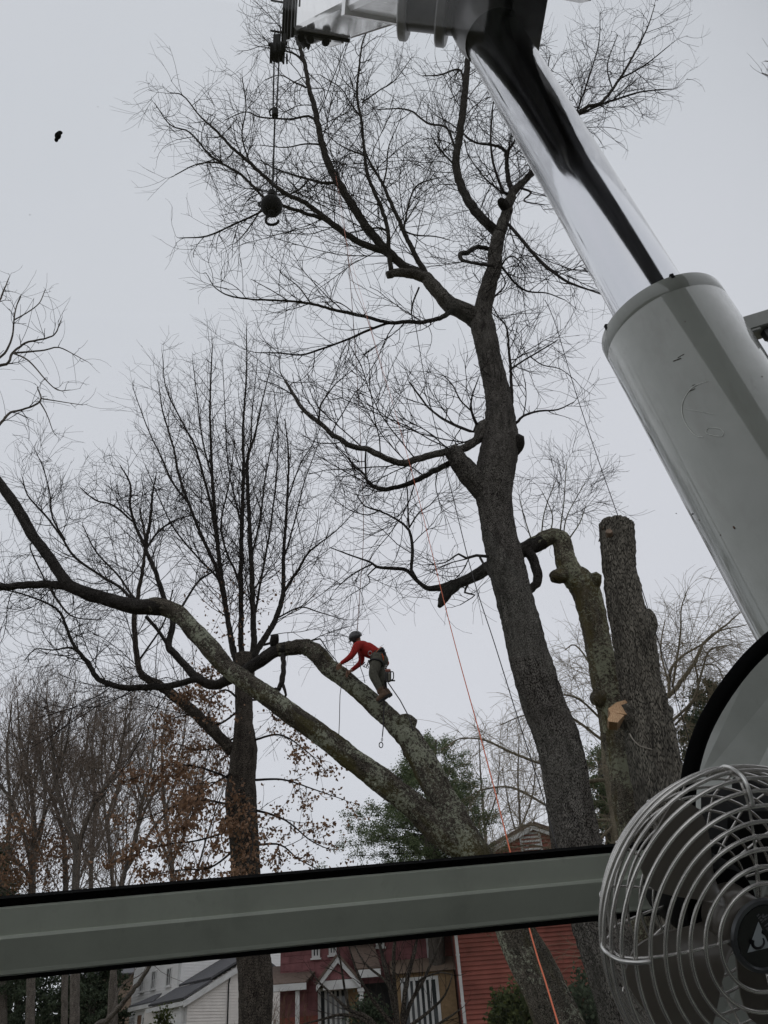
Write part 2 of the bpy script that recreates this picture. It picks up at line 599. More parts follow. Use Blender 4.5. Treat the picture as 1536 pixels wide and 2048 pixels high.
def fwin(x0, y0, x1, y1, cols, rows, wall=FW, **k):
    a0, z0 = wall.uz(x0, y1); a1, z1 = wall.uz(x1, y0)
    return wall.window(RH, a0, a1, z0, z1, cols, rows, **k)
fwin(624, 1893, 640, 1917, 2, 1); fwin(658, 1889, 673, 1911, 2, 1); fwin(705, 1880, 722, 1900, 2, 1); fwin(752, 1876, 768, 1895, 2, 1)
# bay with tan brick and tall window, brown soffit roof above
BW = Wall((x0p[0], 26.7, 0), (1, 0.02))
a0, zb1 = BW.uz(790, 1948); a1, _ = BW.uz(908, 1948)
mb = MB(); BW.slab(mb, a0, a1, g0, zb1, -0.7, 0); bay = mb.build('bay_wall', M_TAN, RH)
BW.siding('brick_courses', M_TAN, RH, lambda z: (a1 - 0.55, a1), g0, zb1, 0.075, 0.012, stag=0.22)
mb = MB()
mb.prism([BW.at(a0 - 0.15, zb1 - 0.02, 0.25), BW.at(a0 - 0.15, zb1 + 0.42, -0.65), BW.at(a0 - 0.15, zb1 - 0.02, -0.65)], BW.u * (a1 - a0 + 0.3))
mb.build('bay_roof', M_BROWNW, RH)
wa0, wz1 = BW.uz(800, 1957); wa1, _ = BW.uz(876, 1957)
BW.window(RH, wa0, wa1, g0 + 0.5, wz1, 6, 1, fr=0.09)
# portico
PWL = Wall((x0p[0], 26.2, 0), (1, 0.02))
ga0, gz0 = PWL.uz(643, 1962); gp, gz1 = PWL.uz(676, 1917); ga1, _ = PWL.uz(711, 1958)
mb = MB(); mb.prism([PWL.at(ga0, gz0, -0.02), PWL.at(ga1, gz0, -0.02), PWL.at(gp, gz1, -0.02)], -PWL.n * 1.2); mb.build('portico_gable', M_REDDARK, RH)
PWL.siding('siding', M_PURP, RH, lambda z: (gp - (gz1 - z) / (gz1 - gz0) * (gp - ga0), gp + (gz1 - z) / (gz1 - gz0) * (ga1 - gp)), gz0, gz1 - 0.05, 0.2, 0.02, stag=0.5)
for sg, ae in ((-1, ga0 - 0.15), (1, ga1 + 0.15)):
    mb = MB()
    ze = gz0 - 0.12
    mb.prism([PWL.at(ae, ze, 0.12), PWL.at(gp, gz1 + 0.05, 0.12), PWL.at(gp, gz1 - 0.12, 0.12), PWL.at(ae, ze - 0.14, 0.12)], -PWL.n * 0.1)
    mb.build('rake_board', M_TRIM, RH)
    mb = MB()
    roof_slab(mb, PWL.at(ae, ze + 0.01, 0.16), PWL.at(gp + sg * 0.003, gz1 + 0.06, 0.16), PWL.at(gp + sg * 0.003, gz1 + 0.06, -1.2), PWL.at(ae, ze + 0.01, -1.2), 0.06)
    mb.build('portico_roof', M_BSHING, RH)
ea1, ez = PWL.uz(762, 1946)
mb = MB(); roof_slab(mb, PWL.at(ga1, ez + 0.10, 0.1), PWL.at(ea1, ez + 0.10, 0.1), PWL.at(ea1 - 0.2, ez + 0.85, -1.15), PWL.at(gp + 0.25, ez + 0.85, -1.15), 0.06); mb.build('porch_roof', M_BSHING, RH)
mb = MB(); PWL.slab(mb, ga1 + 0.1, ea1, ez - 0.1, ez + 0.1, 0.1, 0.2); mb.build('gutter', M_TRIM, RH)
mb = MB(); PWL.slab(mb, ga0 + 0.05, ga1 + 0.12, gz0 - 0.24, gz0 - 0.01, -0.3, 0.05); mb.build('beam', M_TRIM, RH)
ca, _ = PWL.uz(722, 1985)
mb = MB(); PWL.slab(mb, ca - 0.07, ca + 0.07, g0, gz0 - 0.245, -0.12, 0.02); PWL.slab(mb, ca - 0.1, ca + 0.1, gz0 - 0.34, gz0 - 0.26, -0.15, 0.05); mb.build('column', M_TRIM, RH)
mb = MB(); a0, z1 = FW.uz(697, 1970); a1, _ = FW.uz(722, 1970); FW.slab(mb, a0, a1, g0, z1, 0.0, 0.3); mb.build('brick_pier', M_TAN, RH)
mb = MB(); a0, z1 = FW.uz(730, 1968); a1, _ = FW.uz(782, 1968); FW.slab(mb, a0, a1, g0, z1, 0.0, 0.06); mb.build('front_door', M_DARK, RH)
mb = MB(); a0, z1 = FW.uz(783, 1968); a1, _ = FW.uz(792, 1968); FW.slab(mb, a0, a1, g0, z1, 0.0, 0.08); mb.build('door_frame', M_TAN, RH)
fwin(637, 1972, 696, 2075, 5, 1, fr=0.09)
# porch roof of the left wing
LW = Wall((x0p[0], 26.6, 0), (1, 0.06))
l0, lz0 = LW.uz(545, 1974); l1, _ = LW.uz(612, 1953)
_, lz1 = LW.uz(590, 1912)
mb = MB(); roof_slab(mb, LW.at(l0 - 0.9, lz0, 0.1), LW.at(l1, lz0, 0.1), LW.at(l1 + 0.4, lz1 - 0.1, -1.9), LW.at(l0 - 0.2, lz1 - 0.1, -1.9), 0.07); mb.build('porch_roof', M_BSHING, RH)
mb = MB(); LW.slab(mb, l0 - 0.95, l1 + 0.02, lz0 - 0.14, lz0 + 0.03, 0.1, 0.22); mb.build('gutter', M_TRIM, RH)
mb = MB(); ca, _ = LW.uz(595, 1990); LW.slab(mb, ca - 0.06, ca + 0.06, g0, lz0 - 0.145, -0.06, 0.06); mb.build('column', M_TRIM, RH)

# ---- white house
E = PY(376, 1994, 38)
d_ = ray(312, 2008); El = EYE + d_ * ((E[2] - 2.5) / d_[2])
v = nrm((El - E) * (1, 1, 0)); u = np.array([-v[1], v[0], 0]);
if u[0] < 0: u = -u
WH = thing('white_house', 'white sided house with dark grey roofs, left of the brown leaved oak trunk', 'house', (E[0], E[1] + 3, 2.0))
GWl = Wall((E[0], E[1], 0), u)
FWl = Wall((E[0], E[1], 0), -v)
g0 = 1.5
pa, pz = GWl.uz(476, 1931)
sl = (pz - E[2]) / pa
pka = pa * 1.30; pkz = E[2] + sl * pka
depth = np.linalg.norm((El - E)[:2])
mb = MB()
mb.prism([GWl.at(0, g0, -0.01), GWl.at(2 * pka, g0, -0.01), GWl.at(2 * pka, E[2], -0.01), GWl.at(pka, pkz, -0.01), GWl.at(0, E[2], -0.01)], v * (depth + 1.0))
mb.build('garage_wall', M_CSID, WH)
GWl.siding('siding', M_CSID, WH, lambda z: (0, 2 * pka) if z < E[2] else ((z - E[2]) / sl, 2 * pka - (z - E[2]) / sl), g0, pkz - 0.05, 0.115)
FWl.siding('siding', M_WSID, WH, lambda z: (-depth, 0), g0, E[2], 0.115)
mb = MB()
def gp_(a, z, w_): return GWl.at(a, z, 0.2) + v * w_
mid = pa * 0.42
roof_slab(mb, gp_(-0.3, E[2] - 0.3 * sl + .05, 0), gp_(mid, E[2] + mid * sl + .05, 0), gp_(mid, E[2] + mid * sl + .05, depth + .3), gp_(-0.3, E[2] - 0.3 * sl + .05, depth + .3), 0.08)
mb.build('garage_roof', M_SHING, WH)
mb = MB()
roof_slab(mb, gp_(mid * .96, E[2] + mid * sl * .96 + .16, 0), gp_(pka, pkz + .16, 0), gp_(pka, pkz + .16, depth), gp_(mid * .96, E[2] + mid * sl * .96 + .16, depth), 0.08)
roof_slab(mb, gp_(2 * pka + .3, E[2] - .3 * sl + .1, 0), gp_(pka + .003, pkz + .16, 0), gp_(pka + .003, pkz + .16, depth), gp_(2 * pka + .3, E[2] - .3 * sl + .1, depth), 0.08)
mb.build('garage_roof', M_SHING, WH)
mb = MB()
e = GWl.at(-0.3, E[2] - .3 * sl, 0.22); r = GWl.at(pka, pkz, 0.22)
mb.prism([e, r, r - Zv * .24, e - Zv * .24], -GWl.n * 0.06); mb.build('rake_board', M_TRIM, WH)
mb = MB()
e = GWl.at(2 * pka + 0.3, E[2] - .3 * sl, 0.22); r = GWl.at(pka + .003, pkz, 0.22)
mb.prism([e, r, r - Zv * .24, e - Zv * .24], -GWl.n * 0.06); mb.build('rake_board', M_TRIM, WH)
mb = MB(); FWl.slab(mb, -depth - .3, 0.2, E[2] - .32, E[2] - .16, 0.2, 0.32); mb.build('gutter', M_TRIM, WH)
mb = MB()
q = FWl.at(-0.12, 0, 0.09); mb.tube([FWl.at(-0.2, E[2] - .3, .25), FWl.at(-.15, E[2] - .55, .12), FWl.at(-.15, g0, .07)], 0.055, 6); mb.build('downspout', M_TRIM, WH)
mb = MB()
c0, cz = GWl.uz(456, 2048); c1, cz1 = GWl.uz(457, 1952); c2, cz2 = GWl.uz(474, 1938)
mb.tube([GWl.at(c0, g0, .05), GWl.at(c1, cz1 - .3, .05), GWl.at(c1 + .08, cz1, .05), GWl.at(c2, cz2, .05)], 0.03, 5); mb.build('cable', M_DARK, WH)
# main block behind the garage
Kp = El + v * 0.2 - u * 0.0
K = PW(360, 1960, El + v * 0.05, u)
MF = Wall((K[0], K[1], 0), -v)
ml = MF.uz(264, 1990)[0]
mtop = MF.uz(300, 1895)[1]
mb = MB()
mb.prism([MF.at(ml, g0, -.01), MF.at(0, g0, -.01), MF.at(0, mtop, -.01), MF.at(ml, mtop, -.01)], -MF.n * 8); mb.build('wall', M_WSID, WH)
MF.siding('siding', M_WSID, WH, lambda z: (ml, 0), g0, mtop, 0.125)
MS = Wall((K[0], K[1], 0), u)
MS.siding('siding', M_WSID, WH, lambda z: (0, 7.9), g0, mtop, 0.125)
mb = MB(); MF.slab(mb, -0.16, 0.0, g0, mtop, 0.0, 0.05); mb.build('corner_trim', M_TRIM, WH)
mb = MB()
roof_slab(mb, MF.at(ml - .3, mtop, .4), MF.at(.4, mtop, .4), MF.at(.4, mtop + 1.2, -4.5), MF.at(ml - .3, mtop + 1.2, -4.5)); mb.build('roof', M_SHING, WH)
for x0, y0, x1, y1 in ((280, 1955, 291, 1985), (303, 1940, 315, 1980), (333, 1934, 346, 1974)):
    a0, z0 = MF.uz(x0, y1); a1, z1 = MF.uz(x1, y0)
    MF.window(WH, a0, a1, z0, z1, 2, 2, fr=0.05)
EF = Wall(MF.at(0, 0, 1.0), -v)
a0, z0 = EF.uz(268, 2013); a1, z1 = EF.uz(312, 2008); am, zm = EF.uz(300, 1992)
z0 = (z0 + z1) / 2
mb = MB()
mb.prism([EF.at(a0 - .1, z0, 0.2), EF.at(a1 + .1, z0, .2), EF.at(am + .15, z0 + .36, -.5), EF.at(am - .35, z0 + .36, -.5)], Zv * 0.07); mb.build('entry_roof', M_SHING, WH)
mb = MB(); EF.slab(mb, a0 - .1, a1 + .1, z0 - .16, z0 - .005, .0, .25); mb.build('gutter', M_TRIM, WH)
mb = MB(); EF.slab(mb, a0 + .1, a1 - .1, g0, z0 - .17, -.6, -.05); mb.build('entry_wall', M_WSID, WH)
w0, wz = EF.uz(277, 2020); w1, _ = EF.uz(318, 2018)
for i in range(4):
    f0_, f1_ = w0 + (w1 - w0) * (i / 4 + .02), w0 + (w1 - w0) * ((i + 1) / 4 - .02)
    if i in (0, 3):
        mb = MB(); EF.slab(mb, f0_, f1_, g0, z0 - .35, -.05, .03); mb.build('wood_panel', M_WOODP, WH)
    else:
        EF.window(WH, f0_, f1_, g0 + .1, z0 - .35, 1, 1, fr=.14, sill=False)

# ---- brown house further left
BH = thing('brown_house', 'plain brown walled house at the lower left beyond the white house', 'house', PY(225, 2100, 56) * (1, 1, 0) + (0, 0, 2))
QW = Wall(PY(275, 2000, 56) * (1, 1, 0), (1, -0.25))
q0 = QW.uz(120, 2000)[0]; qz = QW.uz(230, 1952)[1]
mb = MB(); mb.prism([QW.at(q0, 1.5, -.01), QW.at(2.0, 1.5, -.01), QW.at(2.0, qz, -.01), QW.at(q0, qz, -.01)], -QW.n * 7); mb.build('wall', M_BROWNW, BH)
QW.siding('siding', M_BROWNW, BH, lambda z: (q0, 2.0), 1.5, qz, 0.16)
mb = MB(); roof_slab(mb, QW.at(q0 - .4, qz - .05, .4), QW.at(2.4, qz - .05, .4), QW.at(2.4, qz + .9, -4), QW.at(q0 - .4, qz + .9, -4)); mb.build('roof', M_SHING, BH)
QW.window(BH, q0 + 1.0, q0 + 2.0, 3.2, 4.6, 2, 2)
# ------------------------------------------------------------------ trees
def tubes_arr(P, R, sides=3):
    """P (M,K,3) R (M,K) -> verts, quads for M tubes"""
    M_, K, _ = P.shape
    T = np.gradient(P, axis=1)
    T /= np.maximum(np.linalg.norm(T, axis=2, keepdims=True), 1e-9)
    ref = np.tile(np.array([0.31, 0.52, 0.79]), (M_, 1))
    bad = np.abs((ref * T[:, 0]).sum(1)) > 0.93
    ref[bad] = (0.9, -0.4, 0.1)
    u = np.cross(T, ref[:, None, :])
    u /= np.maximum(np.linalg.norm(u, axis=2, keepdims=True), 1e-9)
    v = np.cross(T, u)
    a = np.arange(sides) * 2 * math.pi / sides
    V = P[:, :, None, :] + R[:, :, None, None] * (np.cos(a)[None, None, :, None] * u[:, :, None, :] + np.sin(a)[None, None, :, None] * v[:, :, None, :])
    idx = np.arange(M_ * K * sides).reshape(M_, K, sides)
    A, B = idx[:, :-1, :], idx[:, 1:, :]
    F = np.stack([A, np.roll(A, -1, 2), np.roll(B, -1, 2), B], -1).reshape(-1, 4)
    return V.reshape(-1, 3), F

def poly_sites(polys, sp, f0, rng, rmax=9.0):
    pos, tan, rad, rem = [], [], [], []
    for Q in polys:
        d = np.linalg.norm(np.diff(Q[:, :3], axis=0), axis=1)
        s = np.concatenate([[0], np.cumsum(d)])
        L = s[-1]
        n = max(1, int(L * (1 - f0) / sp))
        q = L * (f0 + (1 - f0) * (np.arange(n) + rng.random(n)) / n)
        q = np.append(q, L * 0.995)
        i = np.clip(np.searchsorted(s, q) - 1, 0, len(Q) - 2)
        t = ((q - s[i]) / np.maximum(d[i], 1e-9))[:, None]
        p = Q[i] * (1 - t) + Q[i + 1] * t
        tg = (Q[i + 1] - Q[i])[:, :3]
        ok = p[:, 3] < rmax
        pos.append(p[ok, :3]); tan.append(tg[ok]); rad.append(p[ok, 3]); rem.append((1 - q / L)[ok])
    tan = np.vstack(tan)
    tan /= np.maximum(np.linalg.norm(tan, axis=1, keepdims=True), 1e-9)
    return np.vstack(pos), tan, np.concatenate(rad), np.concatenate(rem)

def arr_sites(P, R, sp, rng, f0=0.12):
    M_, K, _ = P.shape
    L = np.linalg.norm(np.diff(P, axis=1), axis=2).sum(1)
    n = np.maximum(1, (L * (1 - f0) / sp + rng.random(M_)).astype(int))
    who = np.repeat(np.arange(M_), n)
    f = f0 + (1 - f0) * rng.random(len(who))
    x = f * (K - 1)
    i = np.minimum(x.astype(int), K - 2)
    t = (x - i)[:, None]
    pos = P[who, i] * (1 - t) + P[who, i + 1] * t
    tan = P[who, i + 1] - P[who, i]
    tan /= np.maximum(np.linalg.norm(tan, axis=1, keepdims=True), 1e-9)
    rad = R[who, i] * (1 - t[:, 0]) + R[who, i + 1] * t[:, 0]
    return pos, tan, rad, 1 - f

def grow(polys, levels, rng, f0=0.25, rmax=9.0):
    out = []
    site = None
    for li, lv in enumerate(levels):
        if site is None:
            site = poly_sites(polys, lv['sp'], f0, rng, rmax)
        else:
            site = arr_sites(out[-1][0], out[-1][1], lv['sp'], rng)
        pos, tan, rad, rem = site
        M_ = len(pos)
        K = lv.get('K', 5)
        rv = rng.normal(size=(M_, 3))
        if 'flat' in lv:
            rv[:, 2] *= lv['flat']
        pr = rv - tan * (rv * tan).sum(1, keepdims=True)
        pr /= np.maximum(np.linalg.norm(pr, axis=1, keepdims=True), 1e-9)
        a0, a1 = lv.get('ang', (28, 62))
        th = np.radians(rng.uniform(a0, a1, M_))
        th = np.where(rem < 0.02, th * 0.25, th)[:, None]
        d = np.cos(th) * tan + np.sin(th) * pr
        up = lv.get('up', 0.1)
        d[:, 2] += up * 1.5
        d /= np.linalg.norm(d, axis=1, keepdims=True)
        l0, l1 = lv['L']
        L = rng.uniform(l0, l1, M_) * (0.5 + 0.5 * np.minimum(1, rem * 1.3 + 0.15))
        if li == 0:
            L *= np.clip(rad / lv.get('rref', 0.02), 0.55, 1.6)
        r0 = np.minimum(rad * lv.get('rk', 0.6), lv.get('r', 1.0))
        r0 = np.maximum(r0, lv.get('rmin', 0.003))
        cv = rng.normal(size=(M_, 3))
        cv /= np.linalg.norm(cv, axis=1, keepdims=True)
        cv *= (lv.get('curl', 0.22) * rng.uniform(0.3, 1.3, M_))[:, None]
        P = np.zeros((M_, K, 3))
        P[:, 0] = pos
        for k in range(1, K):
            P[:, k] = P[:, k - 1] + d * (L / (K - 1))[:, None]
            d = d + cv + rng.normal(size=(M_, 3)) * lv.get('wob', 0.10)
            d[:, 2] += up
            d /= np.linalg.norm(d, axis=1, keepdims=True)
        tip = lv.get('tip', 0.6)
        R = r0[:, None] * np.linspace(1, tip, K)[None, :]
        out.append((P, R))
    return out

def build_twigs(name, sets, mat, parent, sides=3):
    Vs, Fs, b = [], [], 0
    for P, R in sets:
        V, F = tubes_arr(P, R, sides)
        Vs.append(V); Fs.append(F + b); b += len(V)
    o = big_obj(name, np.vstack(Vs), np.vstack(Fs), mat, parent, smooth=True)
    o['kind'] = 'stuff'
    return o

def limb_mesh(Q, sides, knob, ridge, seed, flare=0.0, cut=False):
    """Q (n,4) centre line and radius -> verts, quads, bark coordinates"""
    n = len(Q)
    P = Q[:, :3]
    T = np.gradient(P, axis=0)
    T /= np.maximum(np.linalg.norm(T, axis=1, keepdims=True), 1e-9)
    u = nrm(np.cross(T[0], (0.1, 0.95, 0.2)))
    s = np.concatenate([[0], np.cumsum(np.linalg.norm(np.diff(P, axis=0), axis=1))])
    ang = np.arange(sides) * 2 * math.pi / sides
    ca, sa = np.cos(ang), np.sin(ang)
    V = np.zeros((n, sides, 3)); C = np.zeros((n, sides, 3))
    off = seed * 3.17
    for i in range(n):
        u = u - T[i] * (u @ T[i]); u /= max(np.linalg.norm(u), 1e-9)
        v = np.cross(T[i], u)
        r = Q[i, 3]
        rr = np.full(sides, r)
        if knob or ridge:
            for j in range(sides):
                q = Vector((ca[j] * 0.9 + off, sa[j] * 0.9, s[i] * 0.35 / max(r, 0.06)))
                k = mnoise.noise(q) * knob
                if ridge:
                    rg = ridge * min(1.0, 0.22 / r)
                    q1 = mnoise.noise(Vector((ca[j] * r * 13 + off, sa[j] * r * 13, s[i] * 3.6)))
                    k += (0.35 - abs(q1)) * rg * 1.5
                    k += mnoise.noise(Vector((ca[j] * r * 30 - off, sa[j] * r * 30, s[i] * 10.0))) * rg * 0.7
                rr[j] = r * (1 + k)
        V[i] = P[i] + rr[:, None] * (ca[:, None] * u + sa[:, None] * v)
        C[i, :, 0] = ca * r + off; C[i, :, 1] = sa * r; C[i, :, 2] = s[i] + off
    V = V.reshape(-1, 3); C = C.reshape(-1, 3)
    idx = np.arange(n * sides).reshape(n, sides)
    A, B = idx[:-1], idx[1:]
    F = np.stack([A, np.roll(A, -1, 1), np.roll(B, -1, 1), B], -1).reshape(-1, 4)
    # end caps as fans of quads (centre vertex used twice is avoided: degenerate-free pairs)
    capV, capC, capF = [], [], []
    for e in (0, n - 1):
        ci = len(V) + len(capV)
        tipo = T[e] * (Q[e, 3] * (0.05 if cut else 0.5)) * (1 if e else -1)
        capV.append(P[e] + tipo); capC.append(C[idx[e, 0]])
        for j in range(0, sides, 2):
            a, b_, c_ = idx[e, j], idx[e, (j + 1) % sides], idx[e, (j + 2) % sides]
            capF.append((a, b_, c_, ci) if e else (c_, b_, a, ci))
    return np.vstack([V, capV]), np.vstack([F, np.array(capF)]), np.vstack([C, capC])

class Tree:
    def __init__(s, name, label, base, bmat, tmat, group=None, seed=1, cat='tree'):
        s.root = thing(name, label, cat, base, group)
        s.bmat, s.tmat, s.lmat = bmat, tmat, None
        s.polys, s.px, s.named = [], [], []
        s.seed = seed
        s.rng = np.random.default_rng(seed)
        s.k = 0
    def limb(s, pts, Y=None, dy=0.0, name='branch', knob=None, ridge=None, twigs=True, sides=None, jit=0.22, cut=False, mat=None, label=None, yprof=None):
        A = np.array([(p[0], p[1], p[2]) for p in pts], float)
        seg = np.concatenate([[0], np.cumsum(np.linalg.norm(np.diff(A[:, :2], axis=0), axis=1))])
        f = seg / seg[-1]
        if Y is None:
            best = None
            for X in s.px:
                d = ((X[:, :2] - A[0, :2]) ** 2).sum(1)
                j = d.argmin()
                if best is None or d[j] < best[0]:
                    best = (d[j], X[j, 2])
            Y = best[1]
        Ys = Y + dy * f
        if yprof is not None:
            Ys = np.interp(f, np.linspace(0, 1, len(yprof)), yprof)
        Q = np.zeros((len(A), 4))
        for i, (x, y, w_) in enumerate(A):
            Q[i, :3] = PY(x, y, Ys[i])
            Q[i, 3] = 0.5 * w_ / FPX * depth_at(x, y, Ys[i])
        r0 = Q[:, 3].max()
        step = 0.05 if r0 > 0.1 else max(0.04, min(0.22, r0 * 0.45)) if r0 > 0.05 else 0.14
        Q = spline(Q, step)
        Q[:, 3] = np.maximum(Q[:, 3], 0.004)
        if jit and len(Q) > 4:
            nzs = s.rng.normal(size=(len(Q), 3))
            ker = np.ones(3) / 3
            nzs = np.stack([np.convolve(nzs[:, i], ker, 'same') for i in range(3)], 1)
            nzs[:1] = 0
            Q[:, :3] += nzs * np.minimum(Q[:, 3], 0.05)[:, None] * jit
        s.k += 1
        if knob is None: knob = 0.10 if r0 > 0.045 else 0.0
        if ridge is None: ridge = 0.07 if r0 > 0.08 else 0.0
        if sides is None:
            sides = 88 if r0 > 0.2 else 48 if r0 > 0.1 else 16 if r0 > 0.05 else 8 if r0 > 0.02 else 6
        V, F, C = limb_mesh(Q, sides, knob, ridge, s.seed + s.k * 0.37, cut=cut)
        o = big_obj(name, V, F, mat or (s.bmat if (name == 'trunk' or r0 > 0.15 or s.lmat is None) else s.lmat), s.root, smooth=True, attrs={'barkco': C})
        if label: o['label'] = label
        sd = np.stack([np.interp(np.linspace(0, 1, 60), f, A[:, 0]), np.interp(np.linspace(0, 1, 60), f, A[:, 1]), np.interp(np.linspace(0, 1, 60), f, Ys)], 1)
        s.px.append(sd)
        if twigs:
            s.polys.append(Q)
        return o
    def twigs(s, levels, f0=0.25, rmax=9.0, polys=None, sides=3):
        sets = grow(polys or s.polys, levels, s.rng, f0, rmax)
        build_twigs('twigs', sets, s.tmat, s.root, sides)
        return sets

B_MAIN = bark('bark_grey_oak', (0.040, 0.035, 0.031), (0.185, 0.170, 0.152), (9.5, 9.5, 2.8), lichen=0.36, lich_col=(0.27, 0.275, 0.22), bdist=0.06)
B_LIMB = bark('bark_dark_limb', (0.024, 0.020, 0.018), (0.085, 0.077, 0.070), (12, 12, 4), lichen=0.25, lich_col=(0.15, 0.15, 0.12), bdist=0.04)  # less lichen, and the limbs' silhouette darkness put into the bark colour
B_LICH = bark('bark_lichen', (0.042, 0.035, 0.028), (0.205, 0.178, 0.145), (10, 10, 4.0), lichen=0.70, moss=0.50, lich_col=(0.48, 0.50, 0.38), moss_col=(0.13, 0.115, 0.045), bdist=0.06)
B_CUT = bark('bark_mossy', (0.075, 0.066, 0.052), (0.29, 0.25, 0.19), (10, 10, 4.5), lichen=0.74, moss=0.62, lich_col=(0.46, 0.47, 0.33), moss_col=(0.17, 0.14, 0.05), bdist=0.06)
B_STUMP = bark('bark_furrowed', (0.066, 0.060, 0.052), (0.25, 0.228, 0.19), (10, 10, 1.3), lichen=0.3, lich_col=(0.29, 0.28, 0.23), bdist=0.07)
B_OAK = bark('bark_oak_brown', (0.036, 0.030, 0.026), (0.135, 0.115, 0.095), (8, 8, 2.6), lichen=0.22, bdist=0.05)
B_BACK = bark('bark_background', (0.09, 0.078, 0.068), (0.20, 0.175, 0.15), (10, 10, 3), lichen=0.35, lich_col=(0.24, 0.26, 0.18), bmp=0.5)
B_WILLOW = bark('bark_willow', (0.14, 0.12, 0.085), (0.26, 0.225, 0.165), (10, 10, 3), bmp=0.4)
T_DARK = plain('twig_dark', (0.026, 0.022, 0.020), 0.9, spec=0.1)
T_OAK = plain('twig_brown', (0.036, 0.029, 0.025), 0.9, spec=0.1)
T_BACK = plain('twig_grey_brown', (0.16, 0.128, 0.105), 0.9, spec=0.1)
T_WIL = plain('twig_yellow_brown', (0.24, 0.20, 0.14), 0.9, spec=0.1)

def base_at(px, py, Y):
    p = PY(px, py, Y)
    return (p[0], p[1], ground_z(p[0], p[1]))

def root_px(px, py, Y):
    return None

# ---- the tall bare oak in the middle (its trunk runs from the bottom right to the top)
TB = Tree('bare_tree', 'tallest bare tree, thick grey trunk rising beside the fan and forking under the boom', base_at(1330, 2300, 12), B_MAIN, T_DARK, seed=3)
TB.lmat = B_LIMB
TB.limb([(1415, 2600, 150), (1330, 2300, 134), (1262, 2048, 116), (1198, 1851, 104), (1153, 1690, 95), (1124, 1512, 86), (1084, 1400, 82), (1060, 1320, 80), (1030, 1200, 70), (1010, 1119, 70), (992, 1030, 64), (988, 960, 74), (1000, 890, 72), (998, 806, 52), (982, 728, 46), (966, 655, 46), (958, 632, 44)], Y=12.0, dy=-0.4, name='trunk', knob=0.08, ridge=0.12, twigs=False, jit=0)
L = TB.limb
L([(985, 1000, 46), (950, 960, 46), (925, 930, 40), (910, 912, 34), (902, 901, 30)], dy=-0.35, knob=0.12, twigs=False, cut=True)          # sawn stub
L([(1026, 905, 22), (1036, 890, 24), (1038, 872, 20)], dy=-0.2, twigs=False)
L([(985, 870, 30), (969, 853, 32), (962, 866, 26), (953, 880, 18), (935, 893, 16), (917, 900, 15), (885, 905, 14), (844, 916, 13), (807, 926, 13), (781, 921, 12), (750, 905, 12), (729, 897, 11), (703, 892, 11), (672, 874, 10), (638, 845, 9), (609, 822, 8), (589, 793, 7), (570, 760, 5)], dy=-1.2)
L([(955, 848, 8), (948, 863, 6), (917, 853, 6), (885, 837, 5), (859, 817, 4), (838, 790, 4), (818, 764, 3)], dy=0.8)
L([(965, 855, 8), (953, 848, 7), (943, 822, 5), (943, 796, 3.5), (958, 754, 2)], dy=-0.6)
L([(943, 822, 4), (920, 800, 3), (905, 770, 2.5), (880, 745, 1.5)], dy=0.4)
L([(925, 915, 14), (891, 931, 12), (859, 947, 11), (823, 965, 10), (792, 975, 9), (768, 979, 9), (750, 973, 8), (734, 960, 6), (729, 949, 5), (708, 931, 4), (693, 913, 3), (677, 897, 2)], dy=0.9)
L([(732, 950, 4), (731, 920, 4), (732, 893, 3)], dy=0.1)
L([(638, 842, 4), (641, 811, 4), (656, 788, 3), (672, 767, 2.5), (708, 738, 1.5)], dy=-0.3)
L([(1015, 830, 10), (1023, 812, 8), (1022, 754, 6), (1018, 702, 5), (1013, 656, 3.5), (997, 633, 2.5), (983, 610, 2)], dy=0.7)
L([(1021, 738, 4), (1052, 718, 3.5), (1083, 700, 3), (1115, 680, 2)], dy=0.6)
L([(1060, 713, 3), (1085, 730, 2.5), (1120, 738, 2), (1150, 760, 1.5)], dy=0.6)
L([(1025, 850, 8), (1036, 843, 6), (1047, 832, 5), (1078, 822, 4), (1115, 819, 3), (1148, 804, 2)], dy=0.3)
L([(1000, 1115, 8), (974, 1113, 7), (953, 1111, 6), (932, 1116, 5), (917, 1108, 4), (890, 1125, 2.5), (850, 1130, 2)], dy=-0.6)
# left leader
L([(966, 650, 40), (950, 634, 38), (938, 627, 35), (901, 609, 32), (882, 590, 29), (868, 573, 27), (852, 556, 24), (837, 552, 20), (814, 547, 18), (792, 546, 17), (774, 550, 15)], dy=-0.6, twigs=False, cut=True, knob=0.12)
L([(855, 560, 22), (830, 545, 20), (814, 538, 17), (792, 519, 16), (769, 503, 15), (737, 492, 13), (700, 474, 12), (669, 451, 11), (641, 428, 10), (609, 405, 9), (582, 392, 8.5), (555, 376, 8), (527, 351, 7), (500, 326, 6.5), (461, 292, 5.5), (434, 263, 5), (398, 230, 3), (367, 192, 2.5), (340, 185, 1.5)], dy=-1.6)
L([(700, 474, 9), (669, 455, 8), (650, 440, 8), (609, 426, 7), (568, 412, 6), (545, 402, 5), (523, 390, 5), (484, 351, 5), (445, 327, 4), (418, 308, 4), (379, 265, 3), (340, 249, 2.5), (309, 206, 1.5)], dy=-0.5)
L([(545, 402, 4), (520, 425, 4), (469, 448, 3.5), (414, 472, 3), (359, 476, 1.8)], dy=0.4)
L([(530, 410, 4), (516, 429, 3.2), (492, 464, 2.5), (469, 488, 1.8)], dy=-0.5)
L([(470, 340, 3.5), (430, 325, 3), (390, 330, 2.5), (350, 350, 2)], dy=0.6)
L([(500, 328, 3.5), (484, 272, 3), (492, 215, 2.5), (484, 155, 1.8)], dy=-0.5)
